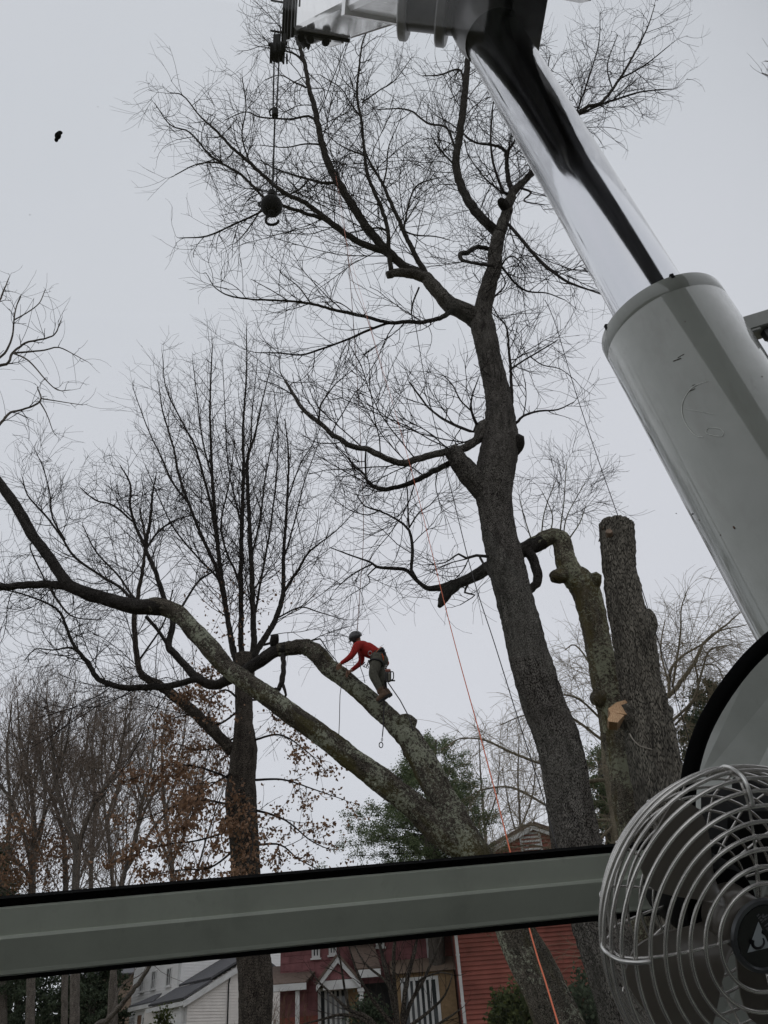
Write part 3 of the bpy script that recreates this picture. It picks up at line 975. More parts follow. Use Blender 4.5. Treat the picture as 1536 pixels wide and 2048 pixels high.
L([(790, 519, 18), (769, 497, 18), (737, 460, 17), (710, 419, 16), (682, 374, 15), (655, 323, 14), (641, 273, 12), (630, 219, 11), (618, 173, 9), (609, 128, 8), (598, 87, 7), (585, 50, 6), (570, 0, 5), (560, -60, 3)], dy=-2.4)
L([(630, 240, 5), (618, 232, 4.5), (590, 237, 4), (559, 237, 3.5), (520, 234, 3), (490, 224, 2.4), (450, 240, 1.6)], dy=0.5)
L([(608, 125, 5), (592, 110, 4), (573, 103, 3), (530, 95, 2)], dy=-0.3)
L([(676, 366, 7), (662, 366, 6), (645, 366, 6), (623, 360, 5), (591, 351, 4), (550, 337, 3), (520, 320, 2)], dy=0.4)
L([(618, 358, 4), (600, 378, 3.5), (570, 394, 3)], dy=0.2)
L([(612, 175, 4), (590, 165, 3), (560, 150, 2), (530, 160, 1.5)], dy=0.5)
L([(645, 290, 4), (610, 288, 3), (570, 295, 2.2), (520, 290, 1.5)], dy=-0.4)
L([(782, 540, 10), (777, 501, 9), (776, 460, 8), (764, 419, 8), (737, 355, 7), (728, 296, 6), (723, 242, 5.5), (714, 191, 5), (719, 128, 4), (726, 82, 3), (745, 40, 2)], dy=-1.7)
L([(776, 462, 5), (757, 455, 4), (735, 459, 3), (700, 466, 2)], dy=0.3)
L([(722, 235, 3.5), (700, 205, 3), (680, 175, 2.3), (640, 150, 1.5)], dy=-0.5)
L([(724, 205, 3), (760, 180, 2.5), (790, 160, 2), (820, 120, 1.5)], dy=0.5)
L([(728, 310, 3.5), (700, 300, 3), (672, 285, 2.2), (650, 262, 1.5)], dy=0.4)
L([(866, 572, 14), (851, 547, 12), (828, 506, 10), (805, 456, 8.5), (783, 410, 7.5), (764, 365, 5.5), (737, 319, 4), (727, 292, 3)], dy=-1.0)
L([(807, 460, 5), (810, 445, 4), (819, 401, 3.5), (837, 369, 3), (878, 355, 2)], dy=0.5)
L([(766, 370, 4), (773, 340, 3.3), (778, 292, 2.5), (800, 240, 1.5)], dy=-0.6)
L([(800, 459, 4), (830, 470, 3.2), (870, 473, 2.4), (900, 480, 1.6)], dy=0.5)
L([(905, 622, 12), (890, 631, 10), (878, 636, 9), (842, 645, 8), (814, 643, 8), (778, 645, 7), (728, 633, 7), (669, 620, 6), (623, 608, 5), (577, 602, 4.5), (530, 600, 4), (500, 598, 3.5), (460, 592, 3), (430, 575, 2), (415, 550, 1.5)], dy=-1.2)
L([(623, 608, 3), (595, 572, 2.4), (560, 545, 1.5)], dy=0.4)
L([(785, 645, 6), (773, 647, 5), (728, 665, 5), (682, 684, 4), (637, 700, 4), (600, 710, 3.5), (560, 706, 3), (510, 705, 1.8)], dy=0.7)
L([(838, 575, 4), (828, 600, 3.5), (823, 625, 3), (826, 642, 2.5)], dy=0.2, twigs=False)
# right leader
L([(960, 640, 38), (966, 620, 36), (974, 583, 33), (988, 538, 29), (992, 492, 27), (1003, 456, 23), (1015, 419, 19), (1025, 387, 17), (1038, 372, 14), (1060, 351, 12), (1100, 300, 10), (1147, 237, 9), (1174, 214, 7), (1205, 203, 6), (1243, 152, 5), (1268, 108, 4), (1294, 57, 2.5), (1310, 10, 1.5)], dy=-1.8)
L([(1090, 315, 5), (1140, 260, 4.5), (1154, 222, 4), (1179, 152, 3), (1198, 83, 2), (1200, 30, 1.5)], dy=-0.6)
L([(1160, 228, 5), (1205, 208, 4), (1281, 184, 3), (1344, 178, 1.8)], dy=0.6)
L([(1235, 160, 3.5), (1290, 130, 2.5), (1340, 90, 1.6)], dy=-0.4)
L([(1225, 180, 3), (1215, 130, 2.4), (1235, 70, 1.6)], dy=0.4)
L([(1110, 290, 4), (1090, 190, 3), (1100, 110, 2)], dy=0.5)
L([(1030, 385, 12), (1022, 375, 11), (1015, 346, 9), (1010, 301, 7), (983, 290, 5), (947, 283, 4), (905, 250, 2.5), (870, 230, 1.6)], dy=0.6)
L([(1010, 310, 6), (1025, 290, 4.5), (1040, 255, 3), (1046, 220, 2)], dy=0.5)
L([(1020, 392, 8), (1008, 385, 6), (988, 333, 5), (981, 282, 4), (985, 223, 3), (990, 180, 2)], dy=-0.6)
L([(1006, 387, 4), (969, 355, 3), (937, 310, 2.5), (930, 280, 1.8)], dy=0.6)
L([(1040, 375, 5), (1062, 385, 4), (1048, 402, 3), (1090, 410, 2)], dy=-0.4)
L([(1015, 420, 20), (1004, 405, 18), (1000, 402, 12)], dy=-0.3, twigs=False)
L([(998, 475, 20), (992, 463, 19), (960, 433, 18), (933, 396, 17), (917, 355, 16), (912, 319, 15), (919, 273, 14), (926, 219, 14), (931, 173, 13), (935, 118, 11), (938, 60, 9), (940, -10, 7), (936, -80, 4)], dy=-1.8)
L([(915, 305, 6), (910, 296, 5), (892, 255, 4.5), (855, 246, 4), (814, 219, 3.2), (755, 219, 2)], dy=0.7)
L([(930, 190, 5), (920, 140, 4), (880, 150, 3), (845, 152, 2)], dy=-0.3)
L([(916, 340, 5), (900, 320, 4), (880, 300, 3), (862, 270, 2)], dy=-0.6)
L([(990, 497, 11), (978, 497, 9), (956, 494, 9), (937, 504, 9.5), (922, 508, 10), (924, 520, 7), (947, 526, 6), (976, 531, 6), (988, 534, 5)], dy=-0.3, twigs=False)
L([(1005, 440, 8), (1019, 451, 7), (1047, 483, 7), (1074, 515, 7), (1102, 542, 6), (1138, 565, 5), (1188, 583, 3), (1230, 600, 2)], dy=-0.9)
L([(995, 530, 5), (1003, 533, 4.5), (1029, 565, 4), (1056, 583, 3.5), (1092, 586, 2.5), (1130, 600, 1.6)], dy=0.7)
L([(1000, 535, 4), (1010, 520, 3.5), (1025, 512, 3), (1048, 530, 2)], dy=-0.6)
L([(975, 640, 5), (985, 600, 4), (1010, 570, 3), (1000, 540, 2)], dy=0.6)
L([(960, 1115, 5), (985, 1160, 4), (1003, 1185, 3)], dy=-0.5, twigs=False)
TW = [dict(sp=0.34, L=(0.8, 2.3), K=7, ang=(30, 68), up=0.04, curl=0.13, wob=0.12, rk=0.6, r=0.015, rmin=0.0085, rref=0.045, tip=0.5),
      dict(sp=0.20, L=(0.5, 1.4), K=6, ang=(30, 62), up=0.04, curl=0.25, wob=0.06, rk=0.75, r=0.0085, rmin=0.0052, tip=0.6),
      dict(sp=0.32, L=(0.35, 0.95), K=5, ang=(25, 60), up=0.05, curl=0.30, wob=0.04, rk=0.75, r=0.005, rmin=0.0034, tip=0.7)]
setsB = TB.twigs(TW, f0=0.06)

# ---- the two limbed lichen covered tree the climber stands on
TA = Tree('lichen_tree', 'leaning tree with two thick lichen covered limbs, the climber standing on its upper limb', base_at(1180, 2200, 13.6), B_LICH, T_DARK, seed=5)
TA.lmat = B_LIMB
A = TA.limb
A([(1280, 2420, 130), (1190, 2190, 108), (1118, 2048, 92), (1075, 1950, 84), (1031, 1863, 76), (985, 1772, 66), (950, 1708, 64), (915, 1655, 62), (880, 1588, 56), (850, 1530, 54), (822, 1482, 48), (790, 1448, 40), (750, 1410, 37), (712, 1377, 35), (682, 1352, 35), (658, 1335, 35), (636, 1309, 35), (610, 1294, 31), (580, 1297, 27), (556, 1301, 26)], Y=13.6, dy=0.6, name='trunk', knob=0.15, ridge=0.09, twigs=False, jit=0)
A([(572, 1297, 27), (550, 1302, 26), (520, 1322, 25), (488, 1343, 22), (455, 1360, 21), (425, 1370, 19), (395, 1356, 17), (375, 1336, 15), (350, 1308, 14), (337, 1290, 13), (346, 1245, 11), (336, 1215, 10)], dy=0.3, knob=0.15, twigs=False, jit=0, mat=B_LIMB)
A([(940, 1705, 40), (900, 1680, 50), (868, 1650, 52), (820, 1605, 48), (760, 1560, 45), (700, 1515, 42), (638, 1467, 40), (570, 1419, 38), (515, 1378, 36), (456, 1337, 35), (424, 1301, 35), (387, 1260, 34), (355, 1227, 33), (319, 1213, 32), (300, 1214, 31)], dy=-1.0, knob=0.16, ridge=0.09, twigs=False, jit=0, label='lower thick lichen covered limb reaching to the left')
A([(325, 1214, 31), (300, 1214, 31.5), (273, 1214, 31), (228, 1203, 28), (182, 1189, 26), (140, 1172, 23), (122, 1150, 21), (91, 1105, 20), (64, 1069, 20), (36, 1018, 19), (0, 968, 18), (-40, 915, 16), (-90, 860, 12)], dy=-0.6, knob=0.14, ridge=0.08, twigs=False, jit=0, mat=B_LIMB, label='dark upper part of the lower limb, forking at the left edge')
A([(825, 1452, 30), (815, 1445, 32), (806, 1442, 28), (798, 1447, 20)], dy=-0.15, twigs=False)                                    # burl
A([(142, 1176, 18), (120, 1170, 16), (59, 1169, 15), (0, 1176, 14), (-70, 1180, 10)], dy=0.4)
A([(548, 1296, 14), (548, 1283, 18), (549, 1272, 16)], dy=-0.2, twigs=False)
A([(527, 1290, 5), (545, 1285, 6)], dy=0.1, twigs=False)
A([(566, 1300, 11), (567, 1330, 10), (565, 1360, 11), (557, 1379, 9), (549, 1378, 8)], dy=-0.3, twigs=False)
A([(566, 1370, 7), (572, 1390, 5), (566, 1400, 4)], dy=-0.1)
A([(610, 1288, 5), (627, 1280, 3.5), (640, 1278, 3), (655, 1300, 2), (672, 1320, 1.5)], dy=-0.3)
A([(337, 1222, 10), (328, 1196, 10), (310, 1141, 9), (292, 1096, 8), (301, 1037, 6), (305, 991, 4), (312, 950, 2.5)], Y=14.3, dy=-0.5)
A([(292, 1096, 7), (273, 1059, 6), (260, 1014, 5), (260, 968, 4), (240, 930, 2)], dy=-0.4)
A([(292, 1096, 5), (320, 1060, 4), (350, 1040, 3), (385, 1030, 2)], dy=0.4)
A([(425, 1370, 15), (390, 1360, 13), (355, 1368, 13), (320, 1374, 13), (255, 1376, 12), (215, 1366, 11), (192, 1352, 10), (178, 1328, 9), (150, 1295, 7), (135, 1262, 6), (120, 1225, 5), (90, 1205, 4), (50, 1190, 3), (10, 1180, 2)], dy=-0.6)
A([(188, 1350, 6), (150, 1298, 5), (105, 1300, 3), (70, 1298, 2.5), (50, 1320, 1.8)], dy=0.4)
A([(275, 1210, 6), (240, 1175, 6), (200, 1150, 5), (150, 1115, 5), (120, 1070, 4), (90, 1030, 4), (55, 990, 3), (45, 955, 2)], dy=-0.5)
A([(130, 1080, 4), (105, 1035, 3.5), (100, 990, 3), (88, 940, 2), (70, 900, 1.5)], dy=-0.4)
A([(280, 1210, 6), (262, 1188, 5), (235, 1150, 4), (190, 1100, 3.2), (165, 1050, 2)], dy=0.4)
A([(268, 1045, 4), (225, 1010, 4), (190, 1000, 3), (160, 975, 2)], dy=0.5)
A([(292, 1233, 7), (315, 1260, 7), (335, 1290, 7)], Y=14.3, dy=0.1, twigs=False)
A([(363, 1215, 5), (378, 1190, 4.5), (400, 1160, 4), (440, 1135, 3), (460, 1120, 2)], dy=0.5)
A([(96, 1170, 5), (125, 1215, 4), (150, 1235, 3), (200, 1240, 2)], dy=-0.4)
A([(73, 1075, 3.5), (60, 1090, 3), (70, 1120, 3), (95, 1170, 3)], dy=0.2)
TWA = [dict(sp=0.22, L=(0.8, 2.0), K=7, ang=(30, 68), up=0.03, curl=0.13, wob=0.12, rk=0.55, r=0.012, rmin=0.0062, rref=0.045, tip=0.5),
       dict(sp=0.16, L=(0.45, 1.2), K=6, ang=(30, 62), up=0.02, curl=0.25, wob=0.06, rk=0.7, r=0.0065, rmin=0.0042, tip=0.6),
       dict(sp=0.20, L=(0.3, 0.75), K=5, ang=(25, 60), up=0.02, curl=0.30, wob=0.05, rk=0.75, r=0.0048, rmin=0.0034, tip=0.7)]
TA.twigs(TWA, f0=0.1)

# ---- mossy topped tree whose arm passes behind the tall trunk
TC = Tree('topped_tree', 'mossy topped tree with knobs, one bent arm reaching left behind the tall trunk', base_at(1330, 2150, 12.9), B_CUT, T_DARK, seed=9)
TC.lmat = None
Cc = TC.limb
Cc([(1400, 2480, 110), (1340, 2150, 96), (1300, 1850, 82), (1278, 1700, 74), (1262, 1600, 70), (1246, 1510, 64), (1222, 1400, 60), (1212, 1349, 58), (1192, 1269, 50), (1175, 1192, 54), (1160, 1164, 54), (1142, 1146, 47), (1131, 1120, 39), (1127, 1095, 37), (1120, 1080, 36), (1105, 1074, 33), (1075, 1086, 31), (1062, 1092, 30)], yprof=[13.0, 13.0, 13.0, 13.0, 12.95], Y=13.0, name='trunk', knob=0.13, ridge=0.12, twigs=False, jit=0)
Cc([(1085, 1082, 31), (1062, 1092, 30.5), (1050, 1098, 29), (1010, 1120, 27), (976, 1136, 25), (953, 1150, 23), (927, 1163, 21), (901, 1171, 18), (875, 1176, 13), (854, 1176, 10), (833, 1160, 8), (812, 1140, 7.5), (786, 1137, 6.5), (755, 1134, 5.5), (740, 1124, 4), (700, 1110, 3), (660, 1095, 2)], yprof=[12.95, 12.8, 12.6, 12.3, 12.0], Y=12.95, knob=0.12, twigs=False, jit=0, mat=B_LIMB, label='dark bent arm passing behind the tall trunk to the left')
Cc([(1165, 1180, 36), (1180, 1172, 34), (1190, 1160, 27), (1192, 1150, 22)], dy=-0.2, twigs=False, knob=0.2)
Cc([(1135, 1150, 30), (1118, 1152, 30), (1108, 1153, 24)], dy=-0.2, twigs=False, knob=0.2)
Cc([(1215, 1400, 40), (1200, 1398, 36), (1192, 1398, 28)], dy=-0.2, twigs=False, knob=0.2)
Cc([(910, 1170, 26), (893, 1185, 24), (884, 1200, 18), (879, 1214, 8)], dy=-0.2, twigs=False, cut=True, mat=B_LIMB)
Cc([(1050, 1098, 24), (1062, 1112, 20), (1072, 1135, 19), (1075, 1160, 18), (1066, 1176, 16), (1052, 1186, 14)], dy=-0.2, twigs=False, knob=0.15, mat=B_LIMB)
Cc([(833, 1158, 6), (823, 1140, 6.5), (825, 1103, 6.5), (818, 1061, 5.5), (792, 1038, 4), (760, 1022, 3.5), (729, 1012, 3), (713, 988, 2)], yprof=[12.25, 11.7], Y=12.2, mat=B_LIMB)
Cc([(818, 1053, 4), (816, 1020, 3.2), (815, 988, 2.5), (812, 950, 1.8)], dy=0.4, mat=B_LIMB)
Cc([(818, 1056, 3.5), (838, 1025, 3), (860, 1010, 2.2), (880, 985, 1.6)], dy=-0.4, mat=B_LIMB)
Cc([(745, 1128, 4), (720, 1140, 3.2), (690, 1160, 2.5), (670, 1180, 1.8)], Y=12.0, dy=0.4, mat=B_LIMB)
Cc([(755, 1132, 3.5), (735, 1150, 3), (740, 1165, 2.2), (700, 1190, 1.6)], Y=12.0, dy=-0.4, mat=B_LIMB)
Cc([(940, 1160, 5), (930, 1185, 4), (950, 1190, 2.5), (920, 1210, 1.8)], dy=-0.4, mat=B_LIMB)
Cc([(760, 1020, 3), (735, 1030, 2.5), (700, 1020, 2), (670, 1000, 1.5)], dy=0.4, mat=B_LIMB)
for q in ((1082, 1078, 1090, 1020, 1112, 960), (1127, 1070, 1135, 1030, 1170, 965), (1120, 1065, 1128, 1000, 1133, 930), (1100, 1070, 1105, 1030, 1085, 985), (1065, 1085, 1050, 1040, 1040, 1000), (1140, 1075, 1160, 1045, 1172, 1010)):
    Cc([(q[0], q[1], 3), (q[2], q[3], 2.2), (q[4], q[5], 1.5)], Y=12.85, dy=random.uniform(-0.5, 0.5))
TC.twigs(TWA, f0=0.15)

# ---- furrowed stump trunk with the fresh cut
TD = Tree('sawn_trunk', 'tall sawn off trunk without limbs, a fresh orange saw cut low on its left side', base_at(1400, 2150, 12.2), B_STUMP, T_DARK, seed=13)
D = TD.limb
D([(1500, 2480, 170), (1415, 2150, 140), (1372, 1850, 122), (1345, 1700, 112), (1318, 1580, 102), (1302, 1480, 96), (1288, 1403, 86), (1278, 1349, 78), (1266, 1270, 78), (1252, 1215, 73), (1243, 1160, 65), (1238, 1134, 62), (1236, 1090, 65), (1234, 1058, 67), (1234, 1050, 66)], Y=12.2, dy=-0.3, name='trunk', knob=0.07, ridge=0.15, twigs=False, jit=0, cut=True)
D([(1290, 1430, 60), (1270, 1432, 62), (1256, 1434, 56), (1246, 1434, 46)], yprof=[12.2, 11.85], Y=12.2, twigs=False, knob=0.12, name='burl', cut=True)
D([(1330, 1420, 34), (1326, 1425, 40), (1324, 1432, 40)], Y=12.0, dy=-0.1, twigs=False, name='burl', knob=0.2)
D([(1290, 1225, 26), (1296, 1235, 30), (1300, 1250, 28), (1300, 1265, 20)], Y=12.0, dy=-0.05, twigs=False, name='burl', knob=0.2)

M_WOOD, n_, b_ = new_mat('fresh_cut_wood')
co_ = objco(n_, (30, 30, 8))
wv_ = n_.nodes.new('ShaderNodeTexWave'); wv_.inputs['Scale'].default_value = 14; wv_.inputs['Distortion'].default_value = 14; wv_.inputs['Detail'].default_value = 3
n_.links.new(objco(n_), wv_.inputs['Vector'])
wc_ = ramp(n_, wv_.outputs['Fac'], [(0.2, (0.46, 0.27, 0.14)), (0.7, (0.60, 0.41, 0.24))])
n_.links.new(mixc(n_, ramp(n_, tex_noise(n_, co_, 3, 5), [(0.42, (0, 0, 0)), (0.7, (0.8, 0.8, 0.8))]), wc_, (0.30, 0.15, 0.075)), b_.inputs['Base Color'])
b_.inputs['Roughness'].default_value = 0.8
M_OLDWOOD = plain('old_cut_wood', (0.21, 0.15, 0.11), 0.9, var=0.35, scale=30)
M_DEADWOOD = plain('weathered_wood', (0.26, 0.235, 0.20), 0.9, var=0.3, scale=25)
# cut notch: an upper sloping face and a lower face that meet in a step, standing out of the burl
Yc = 11.74
def wedge(pts, depth, name, parent, mat):
    mb = MB()
    P_ = [PY(x, y, Yc + dy_) for x, y, dy_ in pts]
    mb.prism(P_, np.array([0.05, depth, -0.02]))
    return mb.build(name, mat, parent)
wedge([(1216, 1417, .0), (1232, 1405, .05), (1250, 1400, .1), (1257, 1406, .1), (1268, 1414, .1), (1270, 1425, .08), (1263, 1429, .05), (1250, 1429, .02), (1236, 1426, -.02), (1221, 1427, -.02)], 0.3, 'cut_face', TD.root, M_WOOD)
wedge([(1222, 1426, -.06), (1236, 1427, -.06), (1249, 1430, -.04), (1241, 1438, -.08), (1235, 1445, -.1), (1218, 1443, -.12), (1215, 1438, -.1)], 0.3, 'cut_face', TD.root, M_WOOD)
mb = MB()
mb.lathe([(0.0, 0.03), (0.052, 0.03), (0.062, 0.0), (0.066, -0.12)], PY(1218, 1064, 11.62), (-0.25, -1, 0.15), 18)
mb.build('branch_scar', M_OLDWOOD, TD.root)
mb = MB()
mb.prism([PY(1205, 1056, 11.75), PY(1212, 1047, 11.75), PY(1243, 1045, 11.75), PY(1245, 1050, 11.75), PY(1236, 1056, 11.75)], (0, 0.45, 0))
mb.build('splintered_top', B_STUMP and M_OLDWOOD, TD.root)
mb = MB()
mb.tube(spline([PY(1259, 1467, 11.5), PY(1267, 1480, 11.46), PY(1280, 1492, 11.45), PY(1304, 1499, 11.5)], 0.03), 0.009, 6)
mb.build('peeling_strip', M_DEADWOOD, TD.root)

# ---- brown leaved oak on the left
TO = Tree('oak_tree', 'oak with upright slender leaders and brown dead leaves round its knobbly lower trunk', base_at(510, 2150, 20), B_OAK, T_OAK, seed=17)
TO.lmat = B_LIMB
O = TO.limb
O([(520, 2400, 84), (514, 2200, 72), (511, 2048, 67), (508, 1950, 68), (496, 1800, 60), (488, 1700, 58), (481, 1600, 60), (484, 1545, 54), (488, 1500, 50), (488, 1440, 36), (488, 1380, 36), (490, 1340, 38), (488, 1310, 36)], Y=20.0, name='trunk', knob=0.13, ridge=0.06, twigs=False, jit=0)
O([(478, 1335, 14.0), (466, 1300, 11.7), (453, 1223, 10.1), (445, 1168, 9.4), (438, 1113, 8.6), (431, 1039, 7.8), (425, 966, 6.2), (422, 893, 5.1), (420, 820, 3.9), (422, 746, 3.1), (425, 690, 1.6)], dy=-1.5)
O([(488, 1325, 13.3), (482, 1290, 10.9), (482, 1223, 10.1), (482, 1149, 9.4), (484, 1039, 7.8), (487, 930, 6.2), (486, 856, 4.7), (493, 746, 3.1), (493, 655, 1.6)], dy=0.8)
O([(500, 1325, 14.0), (508, 1290, 12.5), (506, 1223, 10.9), (502, 1113, 9.4), (497, 1003, 7.4), (495, 920, 6.2), (510, 870, 3.9), (525, 800, 2.7), (540, 740, 1.6)], dy=-1.2)
O([(505, 1315, 14.0), (525, 1283, 12.5), (552, 1237, 10.5), (566, 1186, 9.4), (567, 1113, 7.0), (575, 985, 4.7), (577, 911, 3.5), (570, 838, 2.0)], dy=0.8)
O([(566, 1186, 7.0), (595, 1142, 5.5), (614, 1109, 4.3), (639, 1087, 3.1), (676, 1058, 2.0), (720, 1010, 1.2)], dy=-1)
O([(470, 1310, 9.4), (458, 1250, 7.8), (434, 1142, 7.4), (405, 1076, 6.6), (376, 1003, 5.5), (357, 948, 4.7), (346, 893, 3.9), (325, 820, 2.7), (317, 765, 1.6)], dy=0.9)
O([(445, 1150, 6.2), (438, 1113, 6.2), (420, 1003, 5.5), (398, 922, 4.7), (387, 886, 3.9), (361, 838, 3.1), (332, 776, 2.3), (325, 710, 1.6)], dy=-1.2)
O([(482, 1180, 5.5), (470, 1140, 4.7), (456, 1113, 4.3), (442, 1050, 3.5), (458, 966, 2.7), (470, 880, 1.6)], dy=1)
O([(380, 1010, 4.7), (346, 966, 3.9), (321, 911, 3.1), (295, 856, 2.3), (266, 776, 1.4)], dy=0.6)
O([(455, 1240, 5.5), (440, 1165, 4.7), (400, 1120, 3.9), (350, 1060, 3.1), (320, 1000, 2.3), (290, 930, 1.6)], dy=-1.4)
O([(508, 1240, 5.5), (520, 1170, 4.7), (540, 1060, 3.9), (552, 960, 3.1), (556, 860, 2.3), (548, 780, 1.4)], dy=1.2)
O([(502, 1120, 4.7), (520, 1040, 3.9), (530, 960, 3.1), (545, 880, 2.3), (565, 800, 1.4)], dy=-0.9)
O([(485, 1060, 3.9), (470, 1000, 3.5), (455, 920, 2.7), (450, 820, 2.0), (445, 720, 1.2)], dy=1.0)
O([(487, 960, 3.9), (500, 900, 3.1), (505, 820, 2.3), (515, 720, 1.4)], dy=-0.8)
O([(425, 960, 3.9), (405, 880, 3.1), (395, 800, 2.3), (385, 720, 1.4)], dy=0.8)
O([(567, 1120, 3.9), (590, 1040, 3.1), (610, 960, 2.3), (640, 880, 1.4)], dy=0.8)
O([(575, 1000, 3.1), (600, 930, 2.5), (630, 880, 1.7), (650, 830, 1.1)], dy=-0.8)
O([(552, 1237, 3.9), (600, 1215, 3.1), (640, 1225, 2.3), (690, 1240, 1.4)], dy=-1)
O([(478, 1500, 26), (462, 1498, 24), (445, 1480, 22), (400, 1435, 22), (360, 1400, 20), (320, 1372, 18), (294, 1357, 14), (283, 1350, 12), (275, 1320, 11), (268, 1240, 9.5), (276, 1190, 8), (285, 1140, 7), (290, 1080, 5), (280, 1020, 3)], dy=-1.5, name='branch')
O([(275, 1325, 5), (300, 1290, 4), (330, 1240, 3.4), (345, 1180, 2.4)], dy=0.6)
TWO = [dict(sp=0.34, L=(1.0, 2.6), K=6, ang=(25, 58), up=0.10, curl=0.07, wob=0.07, rk=0.5, r=0.016, rmin=0.0085, rref=0.05, tip=0.5),
       dict(sp=0.30, L=(0.6, 1.7), K=5, ang=(28, 65), up=0.05, curl=0.09, wob=0.07, rk=0.7, r=0.0085, rmin=0.0058, tip=0.6),
       dict(sp=0.45, L=(0.3, 1.0), K=4, ang=(28, 65), up=0.04, curl=0.12, wob=0.07, rk=0.75, r=0.006, rmin=0.0045, tip=0.7)]
TO.twigs(TWO, f0=0.06)
nb = len(TO.polys)
low = [((480, 1420), (430, 1450), (380, 1430), (340, 1440), 1.5), ((470, 1560), (400, 1535), (340, 1530), (260, 1560), -2), ((465, 1610), (390, 1600), (320, 1625), (250, 1650), 1.5),
       ((465, 1660), (400, 1680), (330, 1690), (240, 1720), -1.5), ((470, 1700), (420, 1735), (360, 1740), (300, 1750), 2), ((505, 1480), (560, 1470), (610, 1500), (650, 1540), -1.5),
       ((512, 1560), (570, 1560), (630, 1580), (690, 1600), 2), ((510, 1620), (570, 1640), (620, 1680), (660, 1700), -1.5), ((508, 1690), (560, 1690), (600, 1720), (650, 1745), 1.8),
       ((475, 1540), (440, 1560), (400, 1590), (370, 1650), -3), ((495, 1600), (500, 1640), (505, 1690), (490, 1740), -3), ((480, 1470), (440, 1490), (400, 1500), (330, 1480), 2.5),
       ((480, 1400), (450, 1380), (410, 1400), (380, 1390), -2), ((500, 1400), (540, 1400), (570, 1430), (600, 1470), 2), ((490, 1560), (470, 1600), (450, 1640), (430, 1690), -2.4)]
lowp = []
for a, b, c, d, dy in low:
    TO.limb([(*a, 5), (*b, 3.6), (*c, 2.6), (*d, 1.6)], Y=20.0, dy=dy)
    lowp.append(TO.polys[-1])
TWL = [dict(sp=0.30, L=(0.6, 1.5), K=5, ang=(35, 70), up=0.02, curl=0.16, wob=0.12, rk=0.6, r=0.012, rmin=0.007, rref=0.03, flat=0.6),
       dict(sp=0.30, L=(0.3, 0.8), K=4, ang=(30, 65), up=0.02, curl=0.18, wob=0.1, rk=0.7, r=0.007, rmin=0.005)]
setsL = TO.twigs(TWL, f0=0.2, polys=lowp)

def leaves(name, P, size, rng, mat, parent, droop=0.5):
    """one folded leaf (two triangles as one bent quad) per point"""
    n = len(P)
    d = rng.normal(size=(n, 3)); d[:, 2] -= droop
    d /= np.linalg.norm(d, axis=1, keepdims=True)
    s = rng.normal(size=(n, 3))
    s = np.cross(d, s); s /= np.linalg.norm(s, axis=1, keepdims=True)
    k = np.cross(d, s)
    L_ = (size * rng.uniform(0.6, 1.25, n))[:, None]
    W_ = L_ * rng.uniform(0.25, 0.42, n)[:, None]
    V = np.stack([P, P + d * L_ * 0.55 + s * W_ + k * W_ * 0.5, P + d * L_, P + d * L_ * 0.45 - s * W_ + k * W_ * 0.5], 1).reshape(-1, 3)
    F = np.arange(4 * n).reshape(n, 4)
    o = big_obj(name, V, F, mat, parent)
    o['kind'] = 'stuff'
    return o

def leaf_mat(name, lo, hi, trans=0.25):
    m, n, b = new_mat(name)
    g = n.nodes.new('ShaderNodeNewGeometry')
    c = ramp(n, g.outputs['Random Per Island'], [(0.0, lo), (1.0, hi)])
    n.links.new(c, b.inputs['Base Color'])
    b.inputs['Roughness'].default_value = 0.75
    b.inputs['Specular IOR Level'].default_value = 0.25
    t = n.nodes.new('ShaderNodeBsdfTranslucent')
    n.links.new(c, t.inputs['Color'])
    mxs = n.nodes.new('ShaderNodeMixShader')
    mxs.inputs[0].default_value = trans
    n.links.new(b.outputs[0], mxs.inputs[1]); n.links.new(t.outputs[0], mxs.inputs[2])
    n.links.new(mxs.outputs[0], n.nodes['Material Output'].inputs['Surface'])
    return m

M_DEADLEAF = leaf_mat('dead_oak_leaf', (0.14, 0.080, 0.050), (0.34, 0.205, 0.125))
pts = np.vstack([P.reshape(-1, 3) for P, R in setsL])
rr = np.random.default_rng(5)
# leaves hang in clusters on some of the twigs
clus = pts[rr.choice(len(pts), 560)]
trx = PY(490, 1600, 20)[0]
clus = clus[(clus[:, 0] < trx + 0.4) | (rr.random(len(clus)) < 0.38)]
pts = pts[(pts[:, 0] < trx + 0.4) | (rr.random(len(pts)) < 0.5)]
lp = np.vstack([clus[rr.integers(0, len(clus), 5600)] + rr.normal(size=(5600, 3)) * (0.17, 0.17, 0.07), pts[rr.choice(len(pts), 1800)]])
leaves('leaves', lp, 0.105, rr, M_DEADLEAF, TO.root, 0.8)
upts = np.vstack(TO.polys[4:14])[:, :3]
upts = upts[(upts[:, 2] > 7) & (upts[:, 2] < 15)]
sp_ = upts[rr.choice(len(upts), 60)]
leaves('leaves', sp_[rr.integers(0, 60, 300)] + rr.normal(size=(300, 3)) * (0.5, 0.5, 0.12), 0.10, rr, M_DEADLEAF, TO.root, 0.8)
